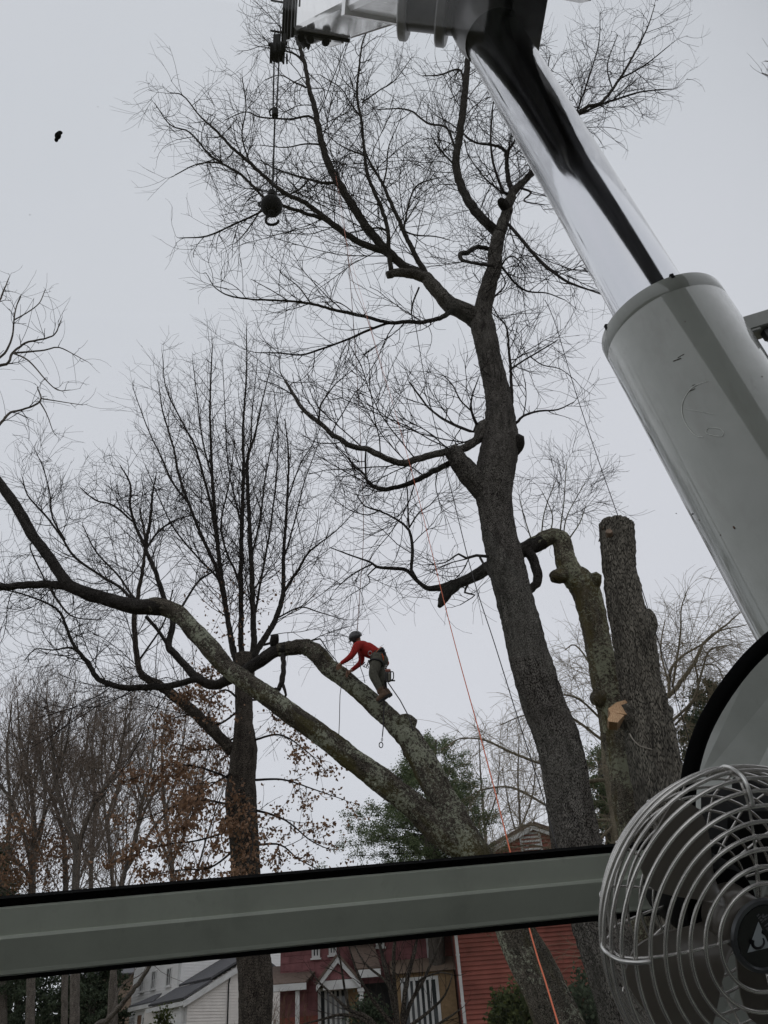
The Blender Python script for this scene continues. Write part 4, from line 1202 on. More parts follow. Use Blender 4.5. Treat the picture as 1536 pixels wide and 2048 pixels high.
# ------------------------------------------------------------------ background trees and shrubs
TWG = [dict(sp=0.34, L=(1.4, 3.6), K=6, ang=(22, 55), up=0.10, curl=0.07, wob=0.08, rk=0.55, r=0.03, rmin=0.014, rref=0.06, tip=0.45),
       dict(sp=0.34, L=(0.9, 2.3), K=5, ang=(25, 58), up=0.08, curl=0.09, wob=0.08, rk=0.7, r=0.014, rmin=0.0095, tip=0.6),
       dict(sp=0.32, L=(0.5, 1.4), K=4, ang=(25, 62), up=0.05, curl=0.12, wob=0.08, rk=0.75, r=0.01, rmin=0.008, tip=0.7)]
GRP = 'bare trees behind the window bar on the left'
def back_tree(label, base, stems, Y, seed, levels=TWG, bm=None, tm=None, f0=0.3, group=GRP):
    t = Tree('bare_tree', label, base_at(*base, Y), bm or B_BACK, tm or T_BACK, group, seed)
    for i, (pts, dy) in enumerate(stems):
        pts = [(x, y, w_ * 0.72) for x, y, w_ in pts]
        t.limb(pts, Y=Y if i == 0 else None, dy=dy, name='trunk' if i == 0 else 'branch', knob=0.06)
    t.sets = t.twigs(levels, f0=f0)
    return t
back_tree('dark forked bare tree left of the oak, its trunk splitting just above the window bar', (150, 2100), [
    ([(148, 2120, 26), (151, 1900, 24), (151, 1776, 21), (153, 1698, 19), (137, 1659, 15), (124, 1610, 13), (111, 1562, 11), (107, 1513, 9), (100, 1450, 6), (92, 1390, 3)], 0.5),
    ([(153, 1700, 17), (160, 1682, 15), (173, 1643, 13), (195, 1597, 10), (228, 1552, 8), (241, 1506, 6), (255, 1430, 3)], -2),
    ([(195, 1597, 7), (215, 1560, 6), (260, 1510, 5), (285, 1450, 3)], 1.5), ([(124, 1610, 8), (90, 1570, 6), (70, 1500, 5), (60, 1430, 3)], 2),
    ([(111, 1562, 7), (130, 1500, 5), (140, 1440, 4), (150, 1390, 2)], -1.5)], 32, 21)
back_tree('slim grey bare tree just left of the dark forked tree', (128, 2100), [
    ([(128, 2120, 18), (130, 1900, 16), (131, 1773, 14), (127, 1675, 11), (110, 1610, 9), (85, 1540, 6), (75, 1450, 4), (72, 1390, 2)], 1),
    ([(127, 1680, 8), (145, 1600, 6), (165, 1530, 5), (180, 1440, 3)], 2), ([(112, 1615, 6), (60, 1570, 5), (30, 1500, 4), (20, 1420, 2)], -2)], 36, 22)
BT_ = back_tree('brownish many stemmed bare tree at the left edge above the window bar', (55, 2100), [
    ([(60, 2120, 24), (62, 1900, 22), (65, 1740, 18), (68, 1650, 13), (60, 1560, 9), (40, 1470, 5), (35, 1400, 3)], 0),
    ([(65, 1740, 12), (45, 1660, 10), (20, 1600, 8), (-15, 1540, 6), (-30, 1450, 3)], -2), ([(66, 1720, 12), (85, 1650, 9), (88, 1560, 7), (60, 1450, 4)], 2),
    ([(64, 1755, 12), (20, 1710, 9), (-20, 1660, 7), (-50, 1580, 4)], 1), ([(66, 1690, 10), (100, 1600, 7), (120, 1520, 5), (125, 1430, 3)], -2)], 34, 23)
zl, zh = PY(60, 1830, 34)[2], PY(60, 1660, 34)[2]
bp_ = np.vstack([P.reshape(-1, 3) for P, R_ in BT_.sets]); bp_ = bp_[(bp_[:, 2] > zl) & (bp_[:, 2] < zh)]
rb_ = np.random.default_rng(8); cb_ = bp_[rb_.choice(len(bp_), 130)]
leaves('leaves', cb_[rb_.integers(0, len(cb_), 2400)] + rb_.normal(size=(2400, 3)) * (.3, .3, .12), 0.15, rb_, M_DEADLEAF, BT_.root, 0.8)
back_tree('thin pale bare tree between the forked tree and the oak', (225, 2100), [
    ([(232, 2120, 14), (228, 1900, 13), (225, 1770, 10), (215, 1660, 8), (208, 1610, 7), (203, 1520, 5), (210, 1430, 3)], 0),
    ([(212, 1640, 6), (235, 1570, 5), (245, 1480, 4), (255, 1400, 2)], 1.5), ([(208, 1600, 5), (190, 1540, 4), (175, 1460, 2)], -1)], 38, 24)
back_tree('bare tree leaning right, nearest to the oak trunk on its left', (240, 2100), [
    ([(215, 2120, 20), (230, 1900, 17), (244, 1767, 14), (270, 1682, 11), (286, 1597, 9), (300, 1545, 7), (312, 1460, 4), (318, 1400, 2)], -1),
    ([(275, 1660, 8), (300, 1600, 7), (345, 1540, 5), (370, 1470, 3)], 1.5), ([(286, 1600, 6), (262, 1540, 5), (258, 1460, 4), (262, 1390, 2)], 1),
    ([(250, 1745, 8), (309, 1653, 7), (374, 1584, 5), (423, 1552, 3), (450, 1500, 2)], 1)], 30, 25)
back_tree('low slanting lichen spotted tree whose bough crosses the white house wall', (200, 2150), [
    ([(170, 2160, 20), (190, 2060, 18), (215, 2040, 15), (246, 2005, 13), (270, 1975, 12), (292, 1945, 11), (320, 1890, 9), (360, 1830, 7), (390, 1754, 6), (418, 1660, 4), (440, 1600, 2)], -2),
    ([(225, 2035, 6), (232, 2000, 5), (240, 1975, 4), (262, 1960, 2)], 0.5)], 24, 26, f0=0.45)
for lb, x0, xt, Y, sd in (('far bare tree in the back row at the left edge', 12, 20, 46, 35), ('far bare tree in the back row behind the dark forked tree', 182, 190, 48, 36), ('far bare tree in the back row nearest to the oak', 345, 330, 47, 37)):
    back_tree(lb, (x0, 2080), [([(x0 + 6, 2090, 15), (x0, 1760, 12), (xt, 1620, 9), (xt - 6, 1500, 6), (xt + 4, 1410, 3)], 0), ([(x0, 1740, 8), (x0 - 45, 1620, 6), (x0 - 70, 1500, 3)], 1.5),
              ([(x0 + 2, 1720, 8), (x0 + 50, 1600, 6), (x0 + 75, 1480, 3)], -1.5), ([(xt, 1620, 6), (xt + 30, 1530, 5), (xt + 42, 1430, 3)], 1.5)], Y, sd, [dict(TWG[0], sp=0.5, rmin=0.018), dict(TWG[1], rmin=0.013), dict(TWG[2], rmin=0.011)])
# thin tall bare trees seen in the gap between the lichen tree and the tall trunk
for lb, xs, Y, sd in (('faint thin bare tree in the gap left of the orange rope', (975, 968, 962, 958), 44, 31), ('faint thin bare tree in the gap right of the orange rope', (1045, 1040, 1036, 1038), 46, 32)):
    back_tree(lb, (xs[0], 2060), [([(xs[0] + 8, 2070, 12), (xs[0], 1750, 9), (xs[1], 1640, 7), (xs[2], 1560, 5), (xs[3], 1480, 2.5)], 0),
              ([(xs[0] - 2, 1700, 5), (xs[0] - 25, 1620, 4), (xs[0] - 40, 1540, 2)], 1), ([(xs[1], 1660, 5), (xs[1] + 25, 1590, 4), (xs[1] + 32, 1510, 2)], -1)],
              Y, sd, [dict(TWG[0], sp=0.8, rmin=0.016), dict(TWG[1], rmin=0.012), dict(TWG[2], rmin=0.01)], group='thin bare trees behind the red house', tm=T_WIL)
# willow like trees with drooping shoots
TWW = [dict(sp=0.17, L=(0.9, 2.3), K=7, ang=(30, 70), up=-0.06, curl=0.12, wob=0.08, rk=0.5, r=0.010, rmin=0.0065, rref=0.03, tip=0.5),
       dict(sp=0.14, L=(0.5, 1.6), K=6, ang=(25, 60), up=-0.15, curl=0.12, wob=0.05, rk=0.7, r=0.006, rmin=0.0045, tip=0.7)]
W = Tree('willow_tree', 'slender yellow brown willow behind the tall trunk, its arching boughs drooping to the left', base_at(1240, 2100, 23), B_WILLOW, T_WIL, seed=41)
W.limb([(1262, 2120, 20), (1245, 1850, 17), (1228, 1640, 14), (1212, 1545, 12), (1204, 1450, 9), (1200, 1380, 6), (1206, 1300, 4), (1215, 1250, 2)], Y=23, name='trunk', knob=0.05)
for p, dy in (([(1212, 1560, 8), (1160, 1560, 7), (1110, 1535, 6), (1078, 1526, 5.5), (1023, 1505, 5), (968, 1480, 3.5), (920, 1478, 2.5), (890, 1495, 1.6)], -1), ([(1225, 1640, 7), (1180, 1640, 6), (1130, 1625, 6), (1087, 1607, 5), (1023, 1575, 4), (960, 1581, 2.5), (930, 1600, 1.6)], 0.8),
              ([(1205, 1480, 6), (1150, 1440, 5), (1110, 1420, 4), (1050, 1430, 3), (1000, 1450, 2)], 1), ([(1228, 1650, 6), (1180, 1690, 5), (1120, 1670, 4), (1060, 1650, 3), (1020, 1660, 2)], -1), ([(1204, 1440, 5), (1160, 1400, 4), (1120, 1390, 3), (1090, 1410, 2)], -1),
              ([(1202, 1400, 5), (1180, 1330, 4), (1150, 1290, 3), (1130, 1300, 2)], 0.5), ([(1204, 1430, 5), (1240, 1360, 4), (1260, 1300, 3)], 0.5), ([(1235, 1720, 8), (1200, 1690, 7), (1160, 1700, 5), (1110, 1700, 4), (1060, 1690, 3), (1000, 1700, 2)], 0.4)):
    W.limb(p, dy=dy)
W.twigs(TWW, f0=0.1)
W2 = Tree('willow_tree', 'yellow brown willow spreading its arching shoots to the right of the sawn trunk', base_at(1380, 2100, 21), B_WILLOW, T_WIL, seed=43)
W2.limb([(1410, 2150, 26), (1380, 1850, 22), (1352, 1650, 18), (1338, 1500, 14), (1331, 1403, 10), (1349, 1380, 9), (1388, 1327, 7), (1409, 1284, 5.5), (1446, 1255, 4), (1480, 1225, 2)], Y=21, name='trunk', knob=0.05)
for p, dy in (([(1338, 1395, 7), (1342, 1340, 6), (1366, 1311, 5), (1407, 1287, 4), (1440, 1262, 3), (1490, 1250, 2)], 1), ([(1345, 1375, 5), (1355, 1310, 4), (1362, 1260, 3.4), (1363, 1215, 2.4), (1375, 1180, 1.6)], -1), ([(1390, 1327, 4), (1395, 1380, 3.6), (1375, 1420, 4), (1350, 1450, 4.5)], 0.5),
              ([(1335, 1450, 6), (1385, 1400, 5), (1405, 1340, 4), (1420, 1300, 3), (1460, 1290, 2)], -1), ([(1335, 1470, 6), (1320, 1400, 5), (1310, 1330, 4), (1305, 1280, 3)], 1.5), ([(1380, 1335, 3), (1430, 1330, 2.5), (1450, 1370, 1.6)], -0.7), ([(1340, 1380, 4), (1322, 1300, 3), (1330, 1240, 2)], 0.5)):
    W2.limb(p, dy=dy)
W2.twigs(TWW, f0=0.1)
# limbs that reach in from trees standing outside the picture
F_ = Tree('bare_tree', 'bare tree outside the left edge, its upper limbs reaching into the sky at the left', base_at(-420, 2300, 15), B_BACK, T_DARK, seed=47)
F_.limb([(-520, 2500, 80), (-450, 1900, 70), (-400, 1300, 60), (-330, 880, 44), (-300, 640, 30), (-280, 480, 16)], Y=15, name='trunk', twigs=False, knob=0.08)
F_.limb([(-335, 930, 26), (-220, 850, 18), (-110, 770, 11), (-40, 738, 7), (0, 731, 6), (17, 725, 5), (25, 706, 4.5), (50, 687, 4), (75, 680, 3.5), (97, 675, 3), (112, 665, 2.5), (122, 640, 1.6)], dy=-0.5)
for p, dy in (([(25, 706, 4), (60, 703, 3.5), (90, 700, 3), (118, 695, 2.5), (150, 710, 1.8), (172, 722, 1.3)], 0.4), ([(-60, 745, 5), (0, 715, 4.5), (17, 693, 4), (25, 670, 3.5), (28, 640, 3), (33, 612, 2.4), (42, 590, 1.6)], -0.4), ([(28, 640, 3), (50, 628, 2.4), (78, 607, 2), (90, 580, 1.5)], 0.4),
              ([(25, 706, 3.5), (55, 720, 3), (90, 758, 2.4), (115, 780, 2), (140, 780, 1.4)], -0.4), ([(-200, 870, 14), (-80, 870, 8), (-30, 870, 7), (2, 845, 5), (20, 826, 4.5), (40, 820, 4), (70, 810, 3.4), (82, 797, 3), (75, 775, 2.2)], 0.5), ([(82, 797, 3), (120, 803, 2), (165, 810, 1.4)], -0.3), ([(78, 802, 3), (92, 825, 2.2), (105, 860, 1.6)], 0.3),
              ([(-150, 800, 8), (-60, 700, 5), (-10, 620, 4), (8, 580, 3), (18, 555, 1.6)], 0.5)):
    F_.limb(p, dy=dy)
F_.twigs([dict(TW[0], sp=0.25, L=(0.5, 1.2)), dict(TW[1], sp=0.22)], f0=0.55)
H_ = Tree('bare_tree', 'bare tree outside the right edge, only fine twigs showing at the top right', base_at(2100, 2300, 15), B_BACK, T_DARK, seed=49)
H_.limb([(2200, 2500, 80), (2100, 1800, 70), (1980, 1000, 56), (1900, 500, 40), (1860, 300, 24)], Y=15, name='trunk', twigs=False, knob=0.08)
H_.limb([(1895, 480, 20), (1780, 330, 12), (1680, 240, 8), (1600, 185, 5), (1552, 158, 3), (1524, 146, 1.6)], dy=-0.4)
H_.limb([(1600, 185, 4), (1560, 130, 3), (1530, 122, 1.6)], dy=0.3)
H_.twigs([dict(TW[0], sp=0.3, L=(0.4, 0.9)), dict(TW[1], sp=0.25)], f0=0.7)

# ---- evergreens
M_PINE = leaf_mat('pine_needles', (0.070, 0.100, 0.048), (0.22, 0.26, 0.14), 0.45)
M_CEDAR = leaf_mat('cedar_needles', (0.035, 0.052, 0.032), (0.10, 0.125, 0.075), 0.25)
M_BUSHLEAF = leaf_mat('bush_leaf', (0.03, 0.045, 0.014), (0.10, 0.115, 0.035), 0.2)
def evergreen(label, base, axis_px, Y, prof, seed, mat, n_leaf, leaf=0.16, group='evergreens behind the trees'):
    """prof: (fraction of the height, reach to the left, reach to the right) in metres"""
    t = Tree('evergreen_tree', label, base_at(*base, Y), B_BACK, T_OAK, group, seed)
    t.limb(axis_px, Y=Y, name='trunk', knob=0.05, twigs=False)
    rng = t.rng
    top, bot = PY(*axis_px[-1][:2], Y), PY(*axis_px[0][:2], Y)
    H = top[2] - bot[2]
    br, tips = [], []
    fs = np.array([p[0] for p in prof])
    nbr = 150
    for i in range(nbr):
        f = fs[0] + (1 - fs[0]) * ((i + rng.random()) / nbr) ** 0.9
        z = bot[2] + H * f
        c = bot + (top - bot) * f
        lf, rt = np.interp(f, fs, [p[1] for p in prof]), np.interp(f, fs, [p[2] for p in prof])
        a = rng.uniform(0, 2 * math.pi)
        d = np.array([math.cos(a), math.sin(a), 0])
        reach = (lf + rt) / 2 + (rt - lf) / 2 * d[0]
        reach *= rng.uniform(0.6, 1.1)
        n = 7
        q = np.zeros((n, 4))
        for k in range(n):
            s = k / (n - 1)
            q[k, :3] = c + d * reach * s + np.array([0, 0, 0.30 * reach * s - 0.34 * reach * s * s + 0.14 * reach * s ** 3])
            q[k, 3] = max(0.008, 0.035 * (1 - s) * min(1, reach / 2))
        br.append(q)
    lv = [dict(sp=0.22, L=(0.35, 1.0), K=4, ang=(25, 65), up=0.05, curl=0.1, wob=0.1, rk=0.6, r=0.012, rmin=0.006, flat=0.35),
          dict(sp=0.25, L=(0.2, 0.5), K=3, ang=(25, 60), up=0.08, curl=0.1, wob=0.1, rk=0.7, r=0.007, rmin=0.005, flat=0.6)]
    sets = grow(br, lv, rng, f0=0.25)
    bt = [(q[None, :, :3], q[None, :, 3]) for q in br]
    build_twigs('boughs', bt + sets, T_OAK, t.root)
    P = np.vstack([sets[0][0][:, 1:].reshape(-1, 3), sets[1][0].reshape(-1, 3)])
    P = P[rng.integers(0, len(P), n_leaf)] + rng.normal(size=(n_leaf, 3)) * 0.07
    leaves('needles', P, leaf, rng, mat, t.root, -0.35)
    return t
evergreen('broad loose pine standing behind the lichen tree above the window bar', (868, 2060), [(880, 2080, 34), (868, 1760, 30), (862, 1680, 26), (864, 1600, 18), (868, 1530, 10), (872, 1480, 4)], 27,
          [(0.30, 4.6, 2.2), (0.45, 4.5, 2.1), (0.60, 3.8, 1.9), (0.72, 2.6, 1.7), (0.86, 1.3, 1.2), (1, 0.2, 0.2)], 61, M_PINE, 120000, 0.06)
evergreen('pine showing between the tall trunk and the topped tree', (1225, 2060), [(1232, 2080, 26), (1222, 1700, 20), (1208, 1600, 14), (1196, 1500, 5)], 28,
          [(0.30, 1.9, 1.4), (0.6, 1.6, 1.2), (0.85, 0.8, 0.7), (1, 0.15, 0.15)], 62, M_PINE, 42000, 0.075)
evergreen('dark feathery cedar between the sawn trunk and the black window seal', (1420, 2060), [(1440, 2080, 26), (1428, 1700, 20), (1420, 1540, 12), (1416, 1375, 4)], 25,
          [(0.25, 1.4, 1.4), (0.6, 1.35, 1.3), (0.85, 0.75, 0.7), (1, 0.15, 0.15)], 63, M_CEDAR, 36000, 0.10)
evergreen('dark evergreen under the window bar at the lower left', (185, 2150), [(180, 2170, 22), (182, 2060, 18), (184, 1960, 10), (186, 1880, 4)], 42,
          [(0.05, 2.4, 2.0), (0.5, 2.2, 1.7), (0.8, 1.2, 1.1), (1, 0.2, 0.2)], 64, M_CEDAR, 26000, 0.13)
evergreen('dark evergreen under the window bar in the lower left corner', (40, 2150), [(34, 2170, 22), (36, 2060, 18), (38, 1940, 10), (40, 1860, 4)], 45,
          [(0.05, 2.6, 2.6), (0.5, 2.4, 2.2), (0.8, 1.4, 1.3), (1, 0.2, 0.2)], 66, M_CEDAR, 26000, 0.13)
evergreen('small dark evergreen at the left edge above the window bar', (0, 2150), [(5, 2170, 20), (3, 1900, 16), (0, 1760, 12), (-4, 1690, 4)], 40,
          [(0.3, 1.0, 0.9), (0.7, 0.9, 0.8), (1, 0.15, 0.15)], 65, M_CEDAR, 12000, 0.13)

# ---- shrubs
S1 = Tree('bare_shrub', 'dark many stemmed bare shrub in front of the red house entrance', base_at(790, 2160, 16), B_OAK, T_OAK, seed=71, cat='shrub')
st = [([(800, 2180, 16), (796, 2060, 13), (786, 2000, 11), (772, 1940, 9), (760, 1890, 6), (752, 1840, 3)], 0), ([(802, 2150, 12), (806, 2030, 10), (815, 1960, 9), (830, 1900, 6), (838, 1850, 3)], 0.3), ([(796, 2050, 9), (788, 1960, 8), (788, 1900, 7), (795, 1850, 4)], -0.4),
      ([(800, 2080, 9), (820, 2010, 8), (850, 1955, 6), (872, 1905, 5), (885, 1870, 3)], 0.4), ([(795, 2060, 9), (760, 2020, 8), (735, 1985, 6), (715, 1945, 5), (700, 1900, 3)], -0.3), ([(798, 2120, 9), (742, 2040, 8), (700, 2022, 7), (665, 1990, 5), (635, 1960, 3), (620, 1940, 2)], 0.3),
      ([(700, 2024, 6), (690, 1980, 5), (682, 1930, 4), (676, 1890, 2)], -0.2), ([(800, 2130, 9), (740, 2050, 7), (690, 2030, 6), (640, 2040, 4), (600, 2050, 2)], 0.2), ([(808, 2060, 8), (850, 2030, 6), (890, 1990, 4), (905, 1950, 2)], -0.3), ([(803, 2110, 8), (860, 2060, 6), (905, 2030, 4), (925, 2015, 2)], -0.2), ([(788, 1990, 6), (770, 1960, 5), (728, 1925, 4), (705, 1880, 2)], 0.3), ([(830, 1990, 5), (840, 1960, 4), (880, 1945, 3), (905, 1950, 2)], -0.3)]
for i, (p, dy) in enumerate(st):
    S1.limb(p, Y=16 if i == 0 else None, dy=dy, name='stem', knob=0.05)
S1.twigs([dict(sp=0.30, L=(0.4, 1.0), K=5, ang=(25, 60), up=0.06, curl=0.15, wob=0.12, rk=0.6, r=0.010, rmin=0.005, rref=0.03, tip=0.5), dict(sp=0.28, L=(0.2, 0.5), K=4, ang=(25, 60), up=0.05, curl=0.15, wob=0.1, rk=0.7, r=0.005, rmin=0.0038)], f0=0.3)

def bush(name, label, px, Y, rx, rz, seed, mat, n, leaf, stems_mat, twiggy=False, group=None):
    c = PY(*px, Y)
    gz = ground_z(c[0], c[1])
    rt = thing(name, label, 'bush', (c[0], c[1], gz), group)
    rng = np.random.default_rng(seed)
    br = []
    for i in range(26):
        a, r = rng.uniform(0, 6.28), rng.uniform(0.2, 1)
        top = np.array([c[0] + math.cos(a) * rx * r, c[1] + math.sin(a) * rx * r, gz + (c[2] + rz - gz) * (1 - 0.45 * r * r) * rng.uniform(0.85, 1.05)])
        b = np.array([c[0] + math.cos(a) * 0.15, c[1] + math.sin(a) * 0.15, gz - 0.05])
        s = np.linspace(0, 1, 7)[:, None]
        q = b * (1 - s) + top * s + np.array([math.cos(a), math.sin(a), 0]) * (0.25 * rx * np.sin(s * math.pi))
        br.append(np.hstack([q, 0.016 * (1 - s) + 0.004]))
    lv = [dict(sp=0.10 if twiggy else 0.16, L=(0.3, 0.8), K=5, ang=(25, 60), up=0.08, curl=0.12, wob=0.1, rk=0.6, r=0.008, rmin=0.005), dict(sp=0.10 if twiggy else 0.2, L=(0.15, 0.5), K=4, ang=(25, 60), up=0.05, curl=0.12, wob=0.1, rk=0.7, r=0.005, rmin=0.004)]
    sets = grow(br, lv, rng, f0=0.2)
    build_twigs('stems', [(q[None, :, :3], q[None, :, 3]) for q in br] + sets, stems_mat, rt)
    if n:
        P = np.vstack([s_[0][:, 1:].reshape(-1, 3) for s_ in sets])
        P = P[rng.integers(0, len(P), n)] + rng.normal(size=(n, 3)) * 0.06
        leaves('leaves', P, leaf, rng, mat, rt, 0)
    return rt
M_TWIGBROWN = plain('twig_red_brown', (0.15, 0.095, 0.06), 0.9, spec=0.1)
bush('evergreen_bush', 'rounded green bush against the red siding left of the lichen trunk', (1036, 2040), 20, 0.95, 0.35, 81, M_BUSHLEAF, 9000, 0.10, T_OAK, group='green bushes by the red siding')
bush('evergreen_bush', 'rounded green bush against the red siding right of the lichen trunk', (1168, 2020), 19, 0.8, 0.38, 82, M_CEDAR, 9000, 0.10, T_OAK, group='green bushes by the red siding')
bush('brown_bush', 'dense reddish brown leafless bush below the porch roof', (575, 2030), 24, 1.3, 0.45, 83, None, 0, 0, M_TWIGBROWN, twiggy=True)
bush('evergreen_bush', 'dark green bush beside the entrance of the red house', (738, 2035), 24.5, 0.6, 0.35, 84, M_CEDAR, 6000, 0.10, T_OAK)
bush('evergreen_bush', 'small bright green conical bush in front of the white house', (325, 2046), 33, 0.4, 0.25, 85, M_BUSHLEAF, 3000, 0.12, T_OAK)
# ------------------------------------------------------------------ crane: boom, lift cylinder, cab, fan
def paint(name, col, rough=0.35, coat=0.35, dirt=0.25, scale=5.0):
    m, n, b = new_mat(name)
    co = objco(n)
    f = tex_noise(n, co, scale, 6, 0.65)
    c = ramp(n, f, [(0.3, tuple(q * 0.9 for q in col)), (0.7, tuple(q * 1.06 for q in col))])
    sm = ramp(n, tex_noise(n, objco(n, (1, 1, 0.35)), scale * 4, 7, 0.75), [(0.60, (0, 0, 0)), (0.8, (dirt, dirt, dirt))])
    c = mixc(n, sm, c, (0.09, 0.085, 0.075))
    st = ramp(n, tex_noise(n, objco(n, (9, 9, 1.2)), 1.6, 6, 0.65), [(0.52, (0, 0, 0)), (0.72, (dirt * 0.7,) * 3)])
    c = mixc(n, st, c, (0.13, 0.125, 0.105))
    n.links.new(c, b.inputs['Base Color'])
    rr = ramp(n, tex_noise(n, co, scale * 3, 6, 0.7), [(0.3, (rough * 0.75,) * 3), (0.7, (min(1, rough * 1.3),) * 3)])
    n.links.new(rr, b.inputs['Roughness'])
    b.inputs['Coat Weight'].default_value = coat
    b.inputs['Coat Roughness'].default_value = 0.07
    b.inputs['Coat IOR'].default_value = 1.55
    bump(n, b, tex_noise(n, co, 3.0, 2), 0.05, 0.01)
    return m
M_GREY = paint('grey_green_paint', (0.205, 0.218, 0.192), 0.5, 1.0, 0.55)
M_CABGREY = paint('cab_grey_paint', (0.51, 0.545, 0.465), 0.5, 0.1, 0.30, 9)
M_WHITE = paint('white_boom_paint', (0.62, 0.62, 0.63), 0.22, 0.5, 0.35, 2.0)
M_UNDER = paint('glossy_boom_paint', (0.82, 0.82, 0.83), 0.1, 1.0, 0.3, 2.0)
bpy.data.materials['glossy_boom_paint'].node_tree.nodes['Principled BSDF'].inputs['Coat IOR'].default_value = 2.3
M_BLACKM = plain('black_steel', (0.006, 0.006, 0.007), 0.75, var=0.3, scale=6, spec=0.15)
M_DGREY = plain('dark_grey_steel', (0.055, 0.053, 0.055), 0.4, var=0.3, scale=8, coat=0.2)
M_RUBBER = plain('black_rubber', (0.006, 0.006, 0.006), 0.8, spec=0.06)
M_GREYSTEEL = plain('grey_steel', (0.14, 0.14, 0.14), 0.4, var=0.25, scale=8)
M_RUST_RAIL = plain('brown_rail', (0.10, 0.075, 0.065), 0.6, var=0.3, scale=8)
M_RAIL = plain('grey_rail', (0.30, 0.30, 0.31), 0.5, var=0.2, scale=6)
m_, n_, b_ = new_mat('chrome_rod')
b_.inputs['Base Color'].default_value = (0.61, 0.62, 0.65, 1)
b_.inputs['Metallic'].default_value = 1.0
co_ = objco(n_, (1, 1, 1))
rr_ = ramp(n_, tex_noise(n_, objco(n_, (40, 40, 6)), 1.0, 6, 0.7), [(0.3, (0.07,) * 3), (0.75, (0.16,) * 3)])
n_.links.new(rr_, b_.inputs['Roughness'])
bump(n_, b_, tex_noise(n_, objco(n_, (60, 60, 60)), 1, 3), 0.02, 0.002)
M_CHROME = m_

# lift cylinder
CK = 1.35
C0 = PT(987, 78, 2.62 * CK); C1 = PT(1321, 640, 1.985 * CK)
cax = nrm(C1 - C0)
HC = thing('lift_cylinder', 'crane lift cylinder with chrome rod and thick grey barrel slanting across the right side', 'hydraulic cylinder', C1)
rr0 = 0.5 * 150 / FPX * 2.03 * 0.97 * CK
mb = MB()
mb.lathe([(0.0, -0.25), (rr0, -0.25), (rr0, np.linalg.norm(C1 - C0) + 0.25)], C0, cax, 96)
mb.build('chrome_rod', M_CHROME, HC, True)
BR = 0.5 * 236 / FPX * 1.98 * 1.055 * CK
mb = MB()
mb.lathe([(rr0 + 0.004, 0.035), (rr0 + 0.006, 0.0), (BR - 0.008, 0.0), (BR - 0.002, 0.003), (BR, 0.010), (BR, 0.058), (BR - 0.0012, 0.060), (BR - 0.0012, 0.063), (BR, 0.065), (BR, 3.2), (0, 3.2)], C1, cax, 128)
o = mb.build('barrel', M_GREY, HC)
me = o.data
for p in me.polygons:
    p.use_smooth = True
me.set_sharp_from_angle(angle=math.radians(35))
# two small notches for the gland wrench at the mouth of the barrel, filled by dark slots
bu = nrm(np.cross(cax, (0, 0, 1))); bv = np.cross(cax, bu)
for px, py in ((1342, 546), (1209, 652)):
    d = ray(px, py)
    best = None
    for k in range(720):
        a = k * math.pi / 360
        q = C1 + (bu * math.cos(a) + bv * math.sin(a)) * BR
        r_ = q - EYE
        e = np.linalg.norm(r_ / (r_ @ _F) - d)
        if best is None or e < best[0]: best = (e, a)
    a = best[1]
    rd = bu * math.cos(a) + bv * math.sin(a)
    mb = MB(); mb.box(C1 + rd * (BR - 0.0045) + cax * 0.004, 0.0055, 0.006, 0.009, (rd, np.cross(cax, rd), cax)); mb.build('gland_slot', M_BLACKM, HC)
# port block with hose on the right side of the barrel
pb = PT(1516, 652, 1.95 * CK)
ax3 = (nrm(np.cross(cax, _F)), nrm(np.cross(cax, np.cross(cax, _F))), cax)
mb = MB()
sg = 1 if ax3[0] @ CR > 0 else -1
mb.box(pb, 0.060, 0.04, 0.030, (ax3[0], ax3[1], cax), bev=0.004)
mb.box(pb - ax3[0] * sg * 0.045 + cax * 0.01, 0.03, 0.036, 0.03, (ax3[0], ax3[1], cax), bev=0.004)
port = mb.build('port_block', M_GREY, HC)
mb = MB()
p0 = pb + cax * 0.03 + ax3[0] * sg * 0.02
mb.lathe([(0.0, -0.012), (0.024, -0.012), (0.026, 0.0), (0.026, 0.03), (0.02, 0.034), (0.02, 0.06)], p0, cax, 6)
mb.build('hose_fitting', M_DGREY, port)
mb = MB()
mb.tube(spline([p0 + cax * 0.05, p0 + cax * 0.25 + ax3[0] * sg * 0.01, p0 + cax * 0.8 + ax3[0] * sg * 0.06, p0 + cax * 1.6 + ax3[0] * sg * 0.02], 0.06), 0.018, 12)
mb.build('hydraulic_hose', M_RUBBER, HC, True)
def on_barrel(px, py, lift=0.0008):
    d = ray(px, py); d = d / np.linalg.norm(d)
    w_ = EYE - C1
    dd, ww = d - cax * (d @ cax), w_ - cax * (w_ @ cax)
    R_ = BR + lift
    A_, B_, C_ = dd @ dd, 2 * dd @ ww, ww @ ww - R_ * R_
    disc = B_ * B_ - 4 * A_ * C_
    if disc < 0: return None
    return EYE + d * ((-B_ - math.sqrt(disc)) / (2 * A_))
def barrel_mark(pts, wid, name, mat):
    P_ = [on_barrel(x, y) for x, y in pts]
    P_ = [q for q in P_ if q is not None]
    mb = MB(); mb.tube(spline(P_, 0.004), wid, 5); return mb.build(name, mat, HC)
M_SCR = plain('scratch_dark', (0.07, 0.055, 0.04), 0.9)
M_CHALK = plain('chalk_mark', (0.75, 0.77, 0.72), 0.8)
M_RUST = plain('rust_fleck', (0.09, 0.045, 0.025), 0.9)
for pts_, w_ in (([(1346, 722), (1355, 719), (1362, 716)], .0011), ([(1355, 716), (1362, 711), (1368, 708)], .0007), ([(1379, 782), (1386, 779), (1390, 777)], .0009), ([(1384, 771), (1390, 769)], .0007)):
    barrel_mark(pts_, w_, 'scratch', M_SCR)
